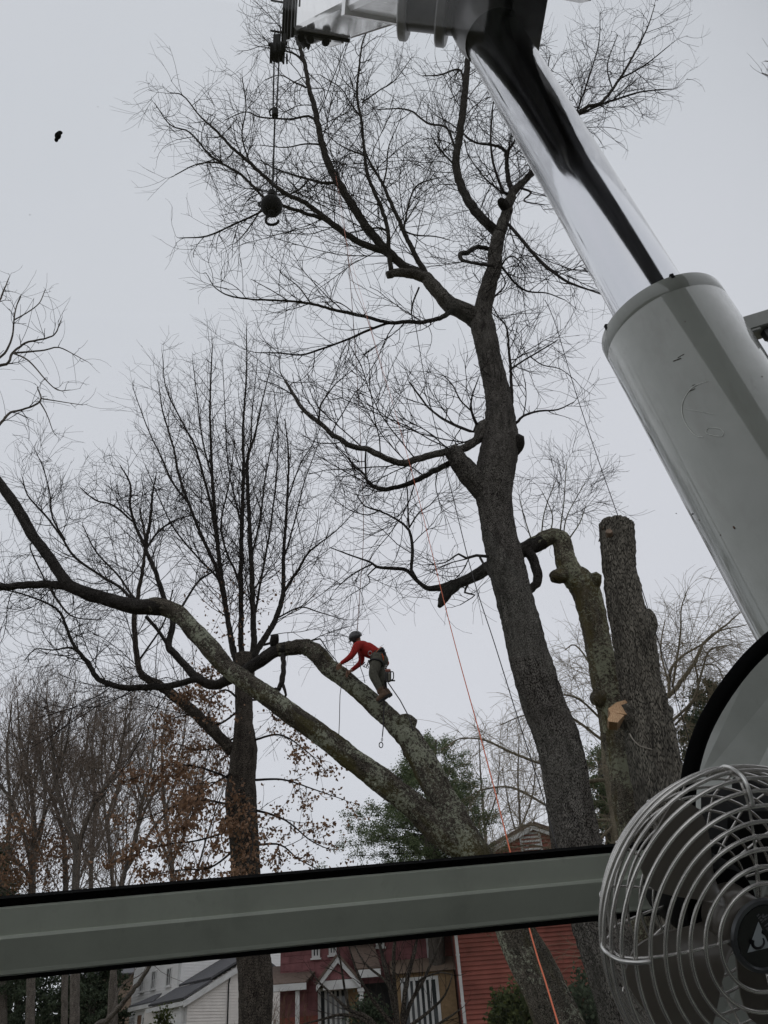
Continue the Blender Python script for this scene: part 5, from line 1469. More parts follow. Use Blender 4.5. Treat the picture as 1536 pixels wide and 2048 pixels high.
barrel_mark([(1415, 762), (1385, 775), (1367, 800), (1364, 825), (1373, 850), (1390, 870), (1405, 874)], .0009, 'chalk_mark', M_CHALK)
barrel_mark([(1372, 818), (1400, 823), (1425, 828)], .0005, 'chalk_mark', M_CHALK)
barrel_mark([(1413, 860), (1418, 855), (1436, 857), (1445, 861), (1447, 868), (1441, 873), (1424, 870), (1413, 866), (1413, 860)], .0008, 'chalk_mark', M_CHALK)
for px, py, w_ in ((1468, 1055, .0030), (1398, 1040, .0015), (1441, 1070, .0014), (1524, 753, .0016), (1370, 643, .0015)):
    q = on_barrel(px, py, 0.0)
    if q is not None:
        mb = MB(); mb.ell(q, w_, w_, w_ * 1.8, n=6, m=4); mb.build('rust_fleck', M_RUST, HC)

# boom
bd = nrm(ray(278, 212))                     # the boom points up and away to the left
YB = 3.1
TL = PY(587, 60, YB)                        # belly corners at the boom tip
_d = ray(697, 78)
TR = EYE + _d * (((TL - EYE) @ bd) / (_d @ bd))
BW_ = np.linalg.norm(TR - TL)
bs = (TR - TL) / BW_                        # to the right
bt = np.cross(bs, bd)                       # out of the top of the boom
CB = thing('crane_boom', 'white telescopic crane boom overhead, cut off by the top of the picture', 'crane boom', TL)
def bp(a, s_, n_):                          # back from the tip, right from the middle, up from the belly
    return TL + bs * (BW_ / 2 + s_) - bd * a + bt * n_
def section(name, a0, a1, w0, belly, top, mat):
    mb = MB(); c = 0.025
    prf = [(-w0, belly + c), (-w0 + c, belly), (w0 - c, belly), (w0, belly + c), (w0, top - c), (w0 - c, top), (-w0 + c, top), (-w0, top - c)]
    mb.prism([bp(a0, x, y) for x, y in prf], -bd * (a1 - a0))
    return mb.build(name, mat, CB)
hw = BW_ / 2
section('tip_section', 0.0, 2.5, hw, 0.0, 0.66, M_UNDER)
section('second_section', 2.32, 4.6, hw + .035, -0.06, 0.70, M_WHITE)
section('base_section', 4.5, 9.8, hw + .09, -0.10, 0.74, M_DGREY)  # unseen; belly shade put into the colour for the rod's dark reflection
for a, w_, bl, tp in ((2.28, hw + .05, -.085, .715), (4.46, hw + .085, -.125, .755)):
    for s0, s1, n0, n1 in ((-w_, -w_ + .03, bl, tp), (w_ - .03, w_, bl, tp), (-w_ + .03, w_ - .03, bl, bl + .03), (-w_ + .03, w_ - .03, tp - .03, tp)):
        mb = MB(); mb.box(bp(a, (s0 + s1) / 2, (n0 + n1) / 2), (s1 - s0) / 2, (n1 - n0) / 2, .05, (bs, bt, bd)); mb.build('collar_plate', M_WHITE, CB)
# dark lip, rollers and bolts along the lower edge of the tip
mb = MB(); mb.box(bp(-.005, .03, -.012), hw - .02, .016, .03, (bs, bt, bd), bev=.005); mb.build('tip_lip', M_BLACKM, CB)
mb = MB(); mb.box(bp(-.03, -.06, -.035), hw * .62, .012, .012, (bs, bt, bd)); mb.build('lip_rail', M_RAIL, CB)
for q in (-.19, -.10, .05):
    mb = MB(); mb.lathe([(0, -.03), (.034, -.03), (.034, .03), (0, .03)], bp(-.02, q, -.055), bd, 14); mb.build('guide_roller', M_BLACKM, CB)
mb = MB(); mb.box(bp(1.15, hw + .012, .03), .012, .022, 1.1, (bs, bt, bd)); mb.build('side_rail', M_RUST_RAIL, CB)
for a, nn_ in ((.10, .02), (.25, .16), (.38, .34)):
    mb = MB(); mb.box(bp(a, -hw - .003, nn_ + .12), .004, .12, .008, (bs, bt, bd)); mb.build('dark_streak', M_BLACKM, CB)
# boom head: cheek plates with dark uprights and sheaves beyond the tip
mb = MB(); mb.box(bp(-.32, -hw + .02, .26), .012, .30, .30, (bs, bt, bd)); mb.build('cheek_plate', M_RAIL, CB)
mb = MB(); mb.box(bp(-.30, .02, .30), .012, .34, .28, (bs, bt, bd)); mb.build('cheek_plate', M_RAIL, CB)
mb = MB(); mb.box(bp(-.30, hw - .05, .30), .012, .34, .28, (bs, bt, bd)); mb.build('cheek_plate', M_WHITE, CB)
for k, a in enumerate((-.015, -.24, -.42, -.58)):
    mb = MB(); mb.box(bp(a, -hw - .006, .30), .013, .36, .018, (bs, bt, bd), bev=.004); mb.build('upright', M_BLACKM, CB)
for k, (a, q) in enumerate(((-.26, -.15), (-.45, -.10), (-.58, -.03))):
    mb = MB(); mb.lathe([(.03, -.025), (.13, -.025), (.105, -.006), (.105, .006), (.13, .025), (.03, .025)], bp(a, q, .03), bs, 24); mb.build('head_sheave', M_BLACKM, CB)
for a, n_ in ((-.60, .02), (-.66, .28)):
    mb = MB(); mb.tube([bp(a, -hw - .13, n_), bp(a, .15, n_)], .010, 8); mb.build('cross_pin', M_BLACKM, CB)
# trunnion where the rod meets the boom: cross tube, round lugs, bracket up to the belly
TK = 2.72 * CK
tl, tr = PT(812, 10, TK), PT(1086, 40, TK - .06)
tax = nrm(tr - tl); tlen = np.linalg.norm(tr - tl)
tup = nrm(bt - tax * (bt @ tax)); tfw = np.cross(tax, tup)
mb = MB(); mb.lathe([(0, 0), (.105, 0), (.105, tlen), (0, tlen)], tl, tax, 40); o = mb.build('trunnion_tube', M_DGREY, CB, True); o.data.set_sharp_from_angle(angle=math.radians(40))
for a, r_, w_, m__ in ((0.0, .150, .020, M_RAIL), (.185, .158, .024, M_GREYSTEEL), (tlen - .07, .185, .075, M_GREYSTEEL)):
    mb = MB(); mb.lathe([(0, -w_), (r_ * .96, -w_), (r_, -w_ * .7), (r_, w_ * .7), (r_ * .96, w_), (0, w_)], tl + tax * a, tax, 44)
    o = mb.build('trunnion_lug', m__, CB, True); o.data.set_sharp_from_angle(angle=math.radians(35))
for a, w_ in ((0.0, .018), (.185, .022), (tlen - .07, .07)):
    mb = MB(); mb.box(tl + tax * a + tup * .40, w_, .40, .14, (tax, tup, tfw)); mb.build('gusset', M_DGREY, CB)
mb = MB(); mb.box(tl + tax * (tlen * .60) + tup * .28 + tfw * .02, tlen * .36, .26, .10, (tax, tup, tfw), bev=.01); mb.build('bracket', M_DGREY, CB)
mb = MB(); mb.lathe([(0, -.19), (.13, -.19), (.15, -.16), (.15, .02), (rr0 + .008, .07), (rr0 + .006, .10)], C0 - cax * 0.10, cax, 48); o = mb.build('rod_eye', M_DGREY, HC, True); o.data.set_sharp_from_angle(angle=math.radians(35))

# wire rope, two parts of line, weight and hook ball
HK = YB / 5.0
HB = PY(543, 412, YB)
ropeX, ropeY = HB[0], HB[1]
def hang(z, dx=0.0, dy=0.0): return np.array([ropeX + dx, ropeY + dy, z])
zt_ = PY(553, 105, YB)[2]; zw = PY(549, 226, YB)[2]; zs_ = PY(545, 378, YB)[2]; zb = HB[2]
WR = thing('hoist_rope', 'thin dark hoist wire rope hanging from the boom head to the hook ball', 'wire rope', hang(zs_))
def K_(*v): return [q * HK for q in v]
for dx, dy in ((0.013, 0.0), (-0.022, 0.012)):
    mb = MB(); mb.tube([hang(zt_ + .5, dx * 1.6, dy), hang(zw + .06, dx * .9, dy)], .0065, 8); mb.build('rope_strand', M_BLACKM, WR)
mb = MB(); mb.tube([hang(zw), hang(zs_ - .03, 0.003)], .007, 8); mb.build('rope_strand', M_BLACKM, WR)
mb = MB(); mb.tube([hang(zs_ + .3, .03), hang(zs_ - .06, .033)], .005, 6); mb.build('rope_strand', M_BLACKM, WR)
SB = thing('sheave_block', 'black block of sheaves hanging just below the boom head', 'pulley block', hang(zt_))
mb = MB(); mb.box(hang(zt_), *K_(.08, .08, .14), bev=.01); mb.build('block_body', M_BLACKM, SB)
for dx in (-.09, .0, .09):
    mb = MB(); mb.lathe([(0, -.012), (.085, -.012), (.075, 0), (.085, .012), (0, .012)], hang(zt_ - .012, dx * HK), (1, .2, 0), 20); mb.build('sheave', M_BLACKM, SB)
mb = MB(); mb.box(hang(zt_ + .17), *K_(.14, .02, .02)); mb.box(hang(zt_ + .2, .062), .012, .012, .15); mb.box(hang(zt_ + .2, -.012), .03, .012, .15); mb.build('hanger', M_BLACKM, SB)
mb = MB(); mb.box(hang(zt_ - .14, .056), .007, .012, .075); mb.box(hang(zt_ - .14, .087), .007, .012, .075); mb.build('rope_guard', M_BLACKM, SB)
WT = thing('rope_weight', 'small dark cylinder weight clipped round the hoist rope above the ball', 'weight', hang(zw))
mb = MB(); mb.lathe([(.009, -.052), (.026, -.052), (.026, .048), (.018, .057), (.009, .057)], hang(zw), (0, 0, 1), 20); mb.build('weight_body', M_BLACKM, WT)
mb = MB(); mb.tube([hang(zw + .075, -.03), hang(zw + .03, -.047), hang(zw - .04, -.037)], .0075, 6); mb.build('chain_loop', M_BLACKM, WT)
BL = thing('hook_ball', 'round black hook ball hanging from the hoist rope in front of the bare branches', 'hook ball', hang(zb))
rb = 0.5 * 44 / FPX * depth_at(543, 412, YB)
mb = MB(); mb.ell(hang(zb), rb, rb, rb * 1.02, n=32, m=20); mb.build('ball', M_BLACKM, BL, True)
mb = MB(); mb.lathe([(.016, 0), (.022, .008), (.022, .030), (.034, .040), (.034, .085), (.024, .11), (.010, .118)], hang(zb + rb * .92), (0, 0, 1), 16); mb.build('swivel_socket', M_BLACKM, BL)
mb = MB(); mb.tube(spline([hang(zb + rb * 1.15, -.02), hang(zb + rb * .9, -.07), hang(zb + rb * .3, -.095), hang(zb + rb * .0, -.075)], .012), .006, 8); mb.build('side_shackle', M_BLACKM, BL)
mb = MB(); mb.lathe([(.016, 0), (.024, .006), (.024, .020), (.012, .03)], hang(zb - rb * .95), (0, 0, -1), 16); mb.build('hook_shank', M_BLACKM, BL)
hk = [hang(zb - rb - .02), hang(zb - rb - .055, -.026), hang(zb - rb - .100, -.036), hang(zb - rb - .142, -.016), hang(zb - rb - .150, .024), hang(zb - rb - .126, .050), hang(zb - rb - .100, .052)]
mb = MB(); q_ = spline(hk, .009); mb.tube(q_, [.0085] + [.0095] * (len(q_) - 2) + [.005], 10); mb.build('hook', M_BLACKM, BL, True)

# upper works of the crane beside the cab (outside the picture, seen only in reflections)
SW = thing('crane_turntable', 'grey crane turntable body standing to the right of the cab', 'turntable', (2.3, -0.4, 0.9))
mb = MB(); mb.box((2.35, -0.6, 1.95), .75, 2.0, 1.05, bev=.05); mb.build('turntable_house', M_DGREY, SW)
mb = MB(); mb.box((1.55, -0.2, 1.0), 2.4, 4.0, .12, bev=.03); mb.build('deck', M_DGREY, SW)
mb = MB(); mb.lathe([(0, -.5), (.32, -.5), (.32, -.45), (.24, -.45), (.24, .45), (.32, .45), (.32, .5), (0, .5)], (2.35, -1.3, 3.25), (1, 0, 0), 28); mb.build('winch_drum', M_BLACKM, SW)

# ------------------------------------------------------------------ cab
CBN = thing('crane_cab', 'crane cab window framing with the thick grey green cross bar and black seals', 'crane cab', (0, 0.7, 1.2))
def bar_t(px): return 0.80 + (0.89 - 0.80) * px / 1100.0
def bar_y(k, px):
    y0 = {'s0': 1792, 't': 1815, 'c': 1873, 'b': 1955, 's1': 1963}[k]
    y1 = {'s0': 1698, 't': 1717, 'c': 1768, 'b': 1842, 's1': 1852}[k]
    return y0 + (y1 - y0) * px / 1100.0
XS = (-260, 1480)
def bar_prof(px):
    t = bar_t(px)
    g = lambda k, dt=0.0: PT(px, bar_y(k, px), t + dt)
    return g
back = np.array([0, 0.05, 0.015])
def bar_piece(name, mat, rows, depth=back, parent=CBN):
    """rows: list of (key, dt, extra upward shift)"""
    mb = MB()
    P0, P1 = [], []
    for px, L_ in ((XS[0], P0), (XS[1], P1)):
        g = bar_prof(px)
        for k, dt, up in rows:
            L_.append(g(k, dt) + np.array([0, 0, up]))
    n = len(P0)
    V = P0 + P1 + [p + depth for p in P0] + [p + depth for p in P1]
    F = []
    for i in range(n - 1):
        F.append((i, i + 1, n + i + 1, n + i))
        F.append((2 * n + i, 3 * n + i, 3 * n + i + 1, 2 * n + i + 1))
    F.append((0, n, 3 * n, 2 * n)); F.append((n - 1, 3 * n - 1, 4 * n - 1, 2 * n - 1))
    F.append(tuple(range(n)) + tuple(range(3 * n - 1, 2 * n - 1, -1))); F.append(tuple(range(2 * n - 1, n - 1, -1)) + tuple(range(3 * n, 4 * n)))
    mb.add(V, F)
    return mb.build(name, mat, parent)
o = bar_piece('cross_bar', M_CABGREY, [('t', 0.008, 0.0), ('t', 0.006, -0.002), ('c', 0.0017, 0.0004), ('c', 0.0003, 0.0004), ('c', 0.0, -0.0002), ('c', 0.0, -0.003), ('b', 0.0, 0.006), ('b', 0.002, 0.002), ('b', 0.008, 0.0)])
sl_ = bar_piece('window_seal', M_RUBBER, [('s0', 0.014, 0), ('s0', 0.008, -0.003), ('t', 0.008, 0.003), ('t', 0.011, 0.0)], np.array([0, 0.03, -0.004]))
bar_piece('window_seal', M_RUBBER, [('b', 0.006, 0.0005), ('s1', 0.006, 0.0005), ('s1', 0.02, 0.0)], np.array([0, 0.03, 0.01]))
# little things on the bar: a scratch and a dirt spot
g = bar_prof(495); mb = MB(); mb.box(PT(494, 1812, bar_t(494) + .0055), .0007, .004, .0012, (CR, CU, _F)); mb.build('scratch', M_BLACKM, CBN)
mb = MB(); mb.ell(PT(528, 1876, bar_t(528) - 0.0005), .0020, .0014, .0012, (CR, CU, _F), 8, 6); mb.build('dirt_speck', M_BLACKM, CBN)

# rounded quarter panel at the right with its black seal
curve = [(x_ + 10, y_ + 8) for x_, y_ in [(1700, 1150), (1620, 1195), (1560, 1232), (1520, 1262), (1480, 1300), (1445, 1342), (1412, 1390), (1385, 1440), (1366, 1492), (1355, 1540), (1349, 1600), (1347, 1680), (1348, 1780), (1352, 1900), (1358, 2020), (1364, 2150)]]
def seal_t(py): return 0.80
out_ = spline([np.append(PT(x, y, 0.80), 0) for x, y in curve], 0.008)[:, :3]
inn_ = []
cx_, cy_ = 1700, 1700
for x, y in curve:
    d2 = np.array([cx_ - x, (cy_ - y) * (1 if y < cy_ else 0)], float); d2 /= np.linalg.norm(d2)
    w_ = 34 if y < 1650 else 34 + min(1, (y - 1650) / 80.0) * 24
    inn_.append((x + d2[0] * w_, y + d2[1] * w_))
inn = spline([np.append(PT(x, y, 0.798), 0) for x, y in inn_], 0.008)[:, :3]
n_in = len(inn)
mb = MB()
# seal strip: outer edge to inner edge, rounded by a raised middle line
m_ = min(len(out_), len(inn))
oi = [out_[int(i * (len(out_) - 1) / (m_ - 1))] for i in range(m_)]; ii = [inn[int(i * (len(inn) - 1) / (m_ - 1))] for i in range(m_)]
V, F = [], []
for a, b in zip(oi, ii):
    V += [a + _F * .003, a, (a * .6 + b * .4) - _F * .006, b + _F * 0.0, b + _F * .003]
for i in range(m_ - 1):
    for j in range(4):
        F.append((i * 5 + j, i * 5 + j + 1, (i + 1) * 5 + j + 1, (i + 1) * 5 + j))
mb.add(V, F)
mb.build('panel_seal', M_RUBBER, CBN, True)
mb = MB()
# the body panel beyond it stands outside the glass, facing back and up
pq = [np.array(p) for p in ii]
tp_ = lambda p, dt: EYE + (p - EYE) * (((p - EYE) @ _F + dt) / ((p - EYE) @ _F))
def lean(p): return tp_(p, 0.22 + 1.45 * ((p - EYE) @ CU + 0.30))
ed = [lean(tp_(p - CR * 0.003, 0)) for p in pq]
far = [lean(PT(2000, 2150, 0.80)), lean(PT(2000, 1150, 0.80))]
mb.prism(ed + far, _F * 0.03)
mb.build('body_panel', M_GREY, CBN)

# panes: the big one leans back over the operator, the small one stands below the bar
def glass_mat(name, tint):
    m = bpy.data.materials.new(name); m.use_nodes = True
    n = m.node_tree; n.nodes.clear()
    tr = n.nodes.new('ShaderNodeBsdfTransparent'); tr.inputs[0].default_value = (*tint, 1)
    gl = n.nodes.new('ShaderNodeBsdfGlossy'); gl.inputs['Roughness'].default_value = 0.02
    fr = n.nodes.new('ShaderNodeFresnel'); fr.inputs[0].default_value = 1.33
    ms = n.nodes.new('ShaderNodeMixShader')
    n.links.new(fr.outputs[0], ms.inputs[0]); n.links.new(tr.outputs[0], ms.inputs[1]); n.links.new(gl.outputs[0], ms.inputs[2])
    o_ = n.nodes.new('ShaderNodeOutputMaterial'); n.links.new(ms.outputs[0], o_.inputs[0])
    return m
M_GLASS = glass_mat('cab_glass', (0.985, 0.99, 0.985))
gl0, gl1 = PT(XS[0], bar_y('t', XS[0]) - 8, bar_t(XS[0]) + .025), PT(XS[1], bar_y('t', XS[1]) - 8, bar_t(XS[1]) + .025)
gu = nrm(gl1 - gl0)
gl0 = gl0 - gu * 0.25; gl1 = gl1 + gu * 0.30
gup = nrm(np.array([0, -0.58, 0.815]) - gu * (gu @ np.array([0, -0.58, 0.815])))
GL = 1.30
def pane(a, b, c, d, th, par=CBN):
    nn = nrm(np.cross(b - a, d - a)) * th
    mb = MB(); mb.prism([a, b, c, d], nn)
    return mb.build('window_pane', M_GLASS, par)
upper = pane(gl0, gl1, gl1 + gup * GL, gl0 + gup * GL, 0.005)
ll0, ll1 = PT(XS[0], bar_y('s1', XS[0]) - 6, bar_t(XS[0]) + .025) - gu * 0.25, PT(1480, bar_y('s1', 1480) - 6, bar_t(1480) + .025)
pane(ll0 + np.array([0, .17, -.55]), ll1 + np.array([0, .17, -.55]), ll1, ll0, 0.005)
gn = nrm(np.cross(gu, gup))
if gn @ _F > 0: gn = -gn           # towards the operator
def on_glass(px, py, o=0.0005):
    d = ray(px, py)
    return EYE + d * ((gl0 - EYE) @ gn / (d @ gn)) + gn * o
mb = MB()
for x, y, rx, ry in ((116, 272, 6.5, 8), (120, 266, 5.5, 4.5), (113, 280, 4, 5)):
    q = on_glass(x, y); t_ = (q - EYE) @ _F
    mb.ell(q, rx / FPX * t_, ry / FPX * t_, .0008, (gu, gup, gn), 10, 6)
mb.build('dirt_speck', M_BLACKM, CBN)
for x, y, r in ((1385, 1028, 2.6), (1352, 1027, 1.4), (1446, 1221, 1.6), (850, 985, 1.4), (870, 988, 1.2), (905, 1075, 1.2), (196, 214, 1.0), (300, 960, 1.2), (610, 620, 1.2), (1250, 380, 1.2), (1300, 900, 1.0), (60, 430, 1.2), (760, 1000, 1.0)):
    q = on_glass(x, y); t_ = (q - EYE) @ _F
    mb = MB(); mb.ell(q, r / FPX * t_, r * .7 / FPX * t_, .0004, (gu, gup, gn), 8, 4); mb.build('dirt_speck', M_DGREY, CBN)
# unseen rest of the cab round the operator; roof and rear glazed for light
M_CABDARK = plain('cab_dark_trim', (0.045, 0.045, 0.045), 0.85)
M_HEAD = plain('cab_headliner', (0.16, 0.16, 0.15), 0.9)
TOPY = (gl0 + gup * GL)[1]; TOPZ = max((gl0 + gup * GL)[2], (gl1 + gup * GL)[2])
XL, XR = gl0[0] - 0.02, gl1[0] + 0.03
xm, xh = (XL + XR) / 2, (XR - XL) / 2
for x, hw_, y0, y1 in ((XL + .05, .05, -.9, TOPY), (XR - .05, .05, -.9, TOPY)):
    mb = MB(); mb.box((x, (y0 + y1) / 2, TOPZ + .03), hw_, (y1 - y0) / 2, .03, bev=.01); mb.build('roof_rail', M_HEAD, CBN)
for y in (-.87, TOPY - .05):
    mb = MB(); mb.box((xm, y, TOPZ + .028), xh - .102, .05, .028, bev=.01); mb.build('roof_rail', M_HEAD, CBN)
mb = MB(); mb.box((xm, (TOPY - .9) / 2, TOPZ + .03), xh - .11, (TOPY + .9) / 2 - .11, .004); mb.build('roof_pane', M_GLASS, CBN)
mb = MB(); mb.box((xm, -.9, 1.95), xh, .03, .72); mb.build('rear_wall', M_HEAD, CBN)
mb = MB(); mb.box((xm, -.9, (2.68 + TOPZ) / 2), xh, .004, (TOPZ - 2.68) / 2); mb.build('rear_pane', M_GLASS, CBN)
mb = MB(); mb.box((xm, 0, 1.2), xh + .04, .9, .03); mb.build('cab_floor', M_CABDARK, CBN)
for x in (XL, XR):
    mb = MB(); mb.box((x, -.15, 1.72), .025, .72, .47); mb.build('side_wall', M_CABGREY, CBN)
    mb = MB(); mb.box((x, -.83, (2.2 + TOPZ) / 2), .025, .05, (TOPZ - 2.2) / 2 - .002); mb.build('corner_post', M_CABGREY, CBN)
    mb = MB(); mb.box((x, -.1, (2.2 + TOPZ) / 2), .004, .66, (TOPZ - 2.2) / 2 - .01); mb.build('side_pane', M_GLASS, CBN)
mb = MB(); mb.box((0, -0.45, 1.65), .26, .26, .09, bev=.04); mb.box((0, -0.72, 2.1), .25, .08, .42, bev=.04); mb.box((0, -.45, 1.4), .1, .1, .16)
tag(mb.build('operator_seat', M_CABDARK), 'black operator seat behind the camera inside the crane cab', 'seat')

# ------------------------------------------------------------------ fan
ax = nrm(CR * 0.22 + CU * 0.08 - _F)         # out of the front of the cage
fu = nrm(np.cross(CU, ax)); fv = np.cross(ax, fu)   # fu to the right, fv up
fc = PT(1527, 1872, 0.455)                   # middle of the front grille
FAN = thing('cab_fan', 'small round wire caged fan with dark blades in the lower right corner', 'fan', fc)
def fp(r, ang, D): return fc + (fu * math.cos(ang) + fv * math.sin(ang)) * r - ax * D      # D: depth behind the front
def wire_mat(name, col, rough):
    return plain(name, col, rough, metal=0.75, var=0.15, scale=60)
M_WIRE = wire_mat('fan_wire', (0.62, 0.60, 0.57), 0.25)
M_CLIP = wire_mat('clip_wire', (0.72, 0.71, 0.68), 0.28)
M_BLADE = plain('fan_blade_plastic', (0.125, 0.112, 0.094), 0.32, var=0.1, scale=20, coat=0.2)
M_MOTOR = plain('fan_motor', (0.006, 0.006, 0.006), 0.7, spec=0.1)
M_BADGE = plain('badge_black', (0.006, 0.006, 0.007), 0.35)
M_PRINT = plain('badge_print', (0.42, 0.46, 0.48), 0.6)
M_PRINT2 = plain('badge_lettering', (0.17, 0.17, 0.18), 0.6)
def ring(r, D, wr, name='grille_ring', n=88):
    mb = MB(); mb.tube(np.array([fp(r, 2 * math.pi * k / n, D) for k in range(n)]), wr, 8, closed=True, caps=False)
    return mb.build(name, M_WIRE, FAN, True)
front = [(.0305, -.0020), (.0410, -.0034), (.0512, -.0042), (.0590, -.0044), (.0672, -.0042), (.0760, -.0032), (.0842, -.0012), (.0905, .0030), (.0935, .0095), (.0940, .0170), (.0920, .0245), (.0890, .0305), (.0858, .0360)]
for r, D in front:
    ring(r, D, .00125)
for k, a in enumerate((math.radians(95), math.radians(182), math.radians(275), math.radians(2))):
    P_ = np.array([fp(.022, a, .001)] + [fp(r - (.0018 if D > .004 else 0), a, D + (.0018 if D < .012 else 0)) for r, D in front])
    mb = MB(); mb.tube(spline(P_, .002), .0009, 8); mb.build('grille_spoke', M_WIRE, FAN, True)
    loop = np.array([fp(.0915, a, .0225), fp(.0945, a, .0185), fp(.0956, a, .012), fp(.0945, a, .005), fp(.0916, a, -.0005), fp(.0850, a, -.0040), fp(.0775, a, -.0054)])
    mb = MB(); mb.tube(spline(loop, .002), .00118, 8); mb.build('clip_wire', M_CLIP, FAN, True)
WB = MB()
for k, a in enumerate((math.radians(95), math.radians(182), math.radians(275), math.radians(2))):
    for r, D in front:
        WB.ell(fp(r - (.0009 if D > .004 else 0), a, D + (.0009 if D < .012 else 0)), .0017, .0017, .0014, (fu, fv, ax), 6, 4)
tag(WB.build('weld_beads', M_WIRE, FAN, True), kind='stuff')
rear = [(.0835, .0410), (.0790, .0460), (.0725, .0510), (.0650, .0575), (.0550, .0590), (.0450, .0600), (.0350, .0605)]
for r, D in rear:
    ring(r, D, .00095, 'rear_ring', 64)
for k in range(16):
    a = 2 * math.pi * k / 16 + .2
    P_ = np.array([fp(.0862, a, .037)] + [fp(r, a, D + .0016) for r, D in rear] + [fp(.022, a, .0615)])
    mb = MB(); mb.tube(spline(P_, .004), .00085, 6); mb.build('rear_spoke', M_WIRE, FAN, True)
mb = MB(); mb.lathe([(0, -.092), (.022, -.092), (.027, -.086), (.028, -.046), (.025, -.038), (.010, -.036), (0, -.036)], fc, ax, 36)
o = mb.build('motor_housing', M_MOTOR, FAN, True); o.data.set_sharp_from_angle(angle=math.radians(40))
# blades: four broad twisted paddles with rounded outer corners
for k in range(4):
    a0 = math.radians(124 + 88 * k)
    V, F = [], []
    nr, na = 11, 9
    for i in range(nr):
        f = i / (nr - 1)
        r = .014 + f * .066
        half_ = math.radians(13 + 14 * math.sin(min(1, f * 1.1) * math.pi * .7)) * (1.0 if f < .85 else .92 if f < .95 else .72)
        for j in range(na):
            g_ = -1 + 2 * j / (na - 1)
            V.append(fp(r, a0 + g_ * half_ + .14 * f, .024 - g_ * (.011 - .003 * f) - .0025 * (1 - g_ * g_)))
    for i in range(nr - 1):
        for j in range(na - 1):
            q = i * na + j
            F.append((q, q + 1, q + na + 1, q + na))
    n0 = len(V)
    V2 = [np.asarray(p) - ax * .0013 for p in V]
    F2 = [tuple(n0 + i for i in reversed(f_)) for f_ in F]
    edge = [i for i in range(na)] + [i * na + na - 1 for i in range(1, nr)] + [(nr - 1) * na + j for j in range(na - 2, -1, -1)] + [i * na for i in range(nr - 2, 0, -1)]
    F3 = [(edge[i], edge[(i + 1) % len(edge)], n0 + edge[(i + 1) % len(edge)], n0 + edge[i]) for i in range(len(edge))]
    o = mesh_obj('blade', V + V2, F + F2 + F3, M_BLADE, FAN, True)
    o.data.set_sharp_from_angle(angle=math.radians(50))
mb = MB(); mb.lathe([(0, -.010), (.012, -.010), (.0165, -.013), (.018, -.034), (0, -.034)], fc, ax, 30)
mb.build('blade_hub', M_BLADE, FAN, True)
S_ = .0213 / 75.0
# round badge in the middle of the front grille
mb = MB(); mb.lathe([(0, -5), (62, -5), (72, -8), (75, -4), (73, 3), (66, 5), (62, .5), (0, 0)], fc, ax, 48)
mb.v = [tuple(fc + (np.array(v_) - fc) * S_) for v_ in mb.v]
badge = mb.build('badge_ring', plain('badge_rim', (0.10, 0.105, 0.11), 0.3, metal=0.4), FAN, True)
badge.data.set_sharp_from_angle(angle=math.radians(30))
mb = MB(); mb.lathe([(0, 1.4), (61.5, 1.4), (61.8, 0)], fc, ax, 48)
mb.v = [tuple(fc + (np.array(v_) - fc) * S_) for v_ in mb.v]
mb.build('badge_face', M_BADGE, badge)
def bq(x, y, h=3.0): return fc + (fu * x + fv * y) * S_ + ax * h * S_
def flat(name, pts, mat, h=3.0):
    mb = MB(); mb.prism([bq(x, y, h) for x, y in pts], ax * (-1.2 * S_)); return mb.build(name, mat, badge)
# white triangle with a dark swirl
tri = [(-41, -27), (-12, 31), (12, -23)]
flat('triangle_emblem', tri, M_PRINT)
arc = [(-25 + 11.5 * math.cos(a), 0) for a in (0,)]
sw = [bq(-14 + 14 * math.cos(a) - 2, -9 + 12 * math.sin(a), 3.4) for a in np.linspace(math.radians(150), math.radians(395), 22)]
mb = MB(); mb.tube(np.array(sw), np.linspace(4.2, 1.6, 22) * S_, 6); mb.build('emblem_swirl', M_BADGE, badge)
mb = MB(); mb.tube(np.array([bq(-3, 14, 3.4), bq(-5, 9, 3.4), bq(3, 3, 3.4)]), 2.6 * S_, 6); mb.build('emblem_swirl', M_BADGE, badge)
# rows of small illegible print running down to the right beside the triangle
rl = random.Random(3)
for row in range(4):
    x0, y0 = -12 + row * 10, 44 - row * 1.5
    for k in range(11 - row):
        if rl.random() < 0.12: continue
        cx, cy = x0 + k * 3.3, y0 - k * 4.6
        if math.hypot(cx, cy) > 57: continue
        d1 = np.array([0.58, -0.81]); d2 = np.array([0.81, 0.58])
        w1, w2 = rl.uniform(1.0, 1.6), rl.uniform(2.0, 2.9)
        mb = MB()
        for e in rl.sample(((-1, 0, .45, 1), (1, 0, .45, 1), (0, 1, 1, .3), (0, -1, 1, .3), (0, 0, 1, .3)), 3):
            q = np.array([cx, cy]) + d1 * e[0] * w1 + d2 * e[1] * w2
            mb.box(bq(*q, 2.4), w1 * e[2] * S_, w2 * e[3] * S_, .5 * S_, (fu * d1[0] + fv * d1[1], fu * d2[0] + fv * d2[1], ax))
        mb.build('lettering', M_PRINT2, badge)
# black mounting foot that carries the fan
mb = MB(); mb.box(PT(1535, 1665, .60), .042, .026, .03, (CR, CU, _F), bev=.006); mb.box(PT(1620, 1700, .66), .03, .04, .09, (CR, CU, _F), bev=.008)
mb.tube(spline([fc - ax * .090, fc - ax * .105, PT(1500, 1690, .585), PT(1535, 1665, .60)], .02), .009, 10); mb.build('mounting_foot', M_MOTOR, FAN)
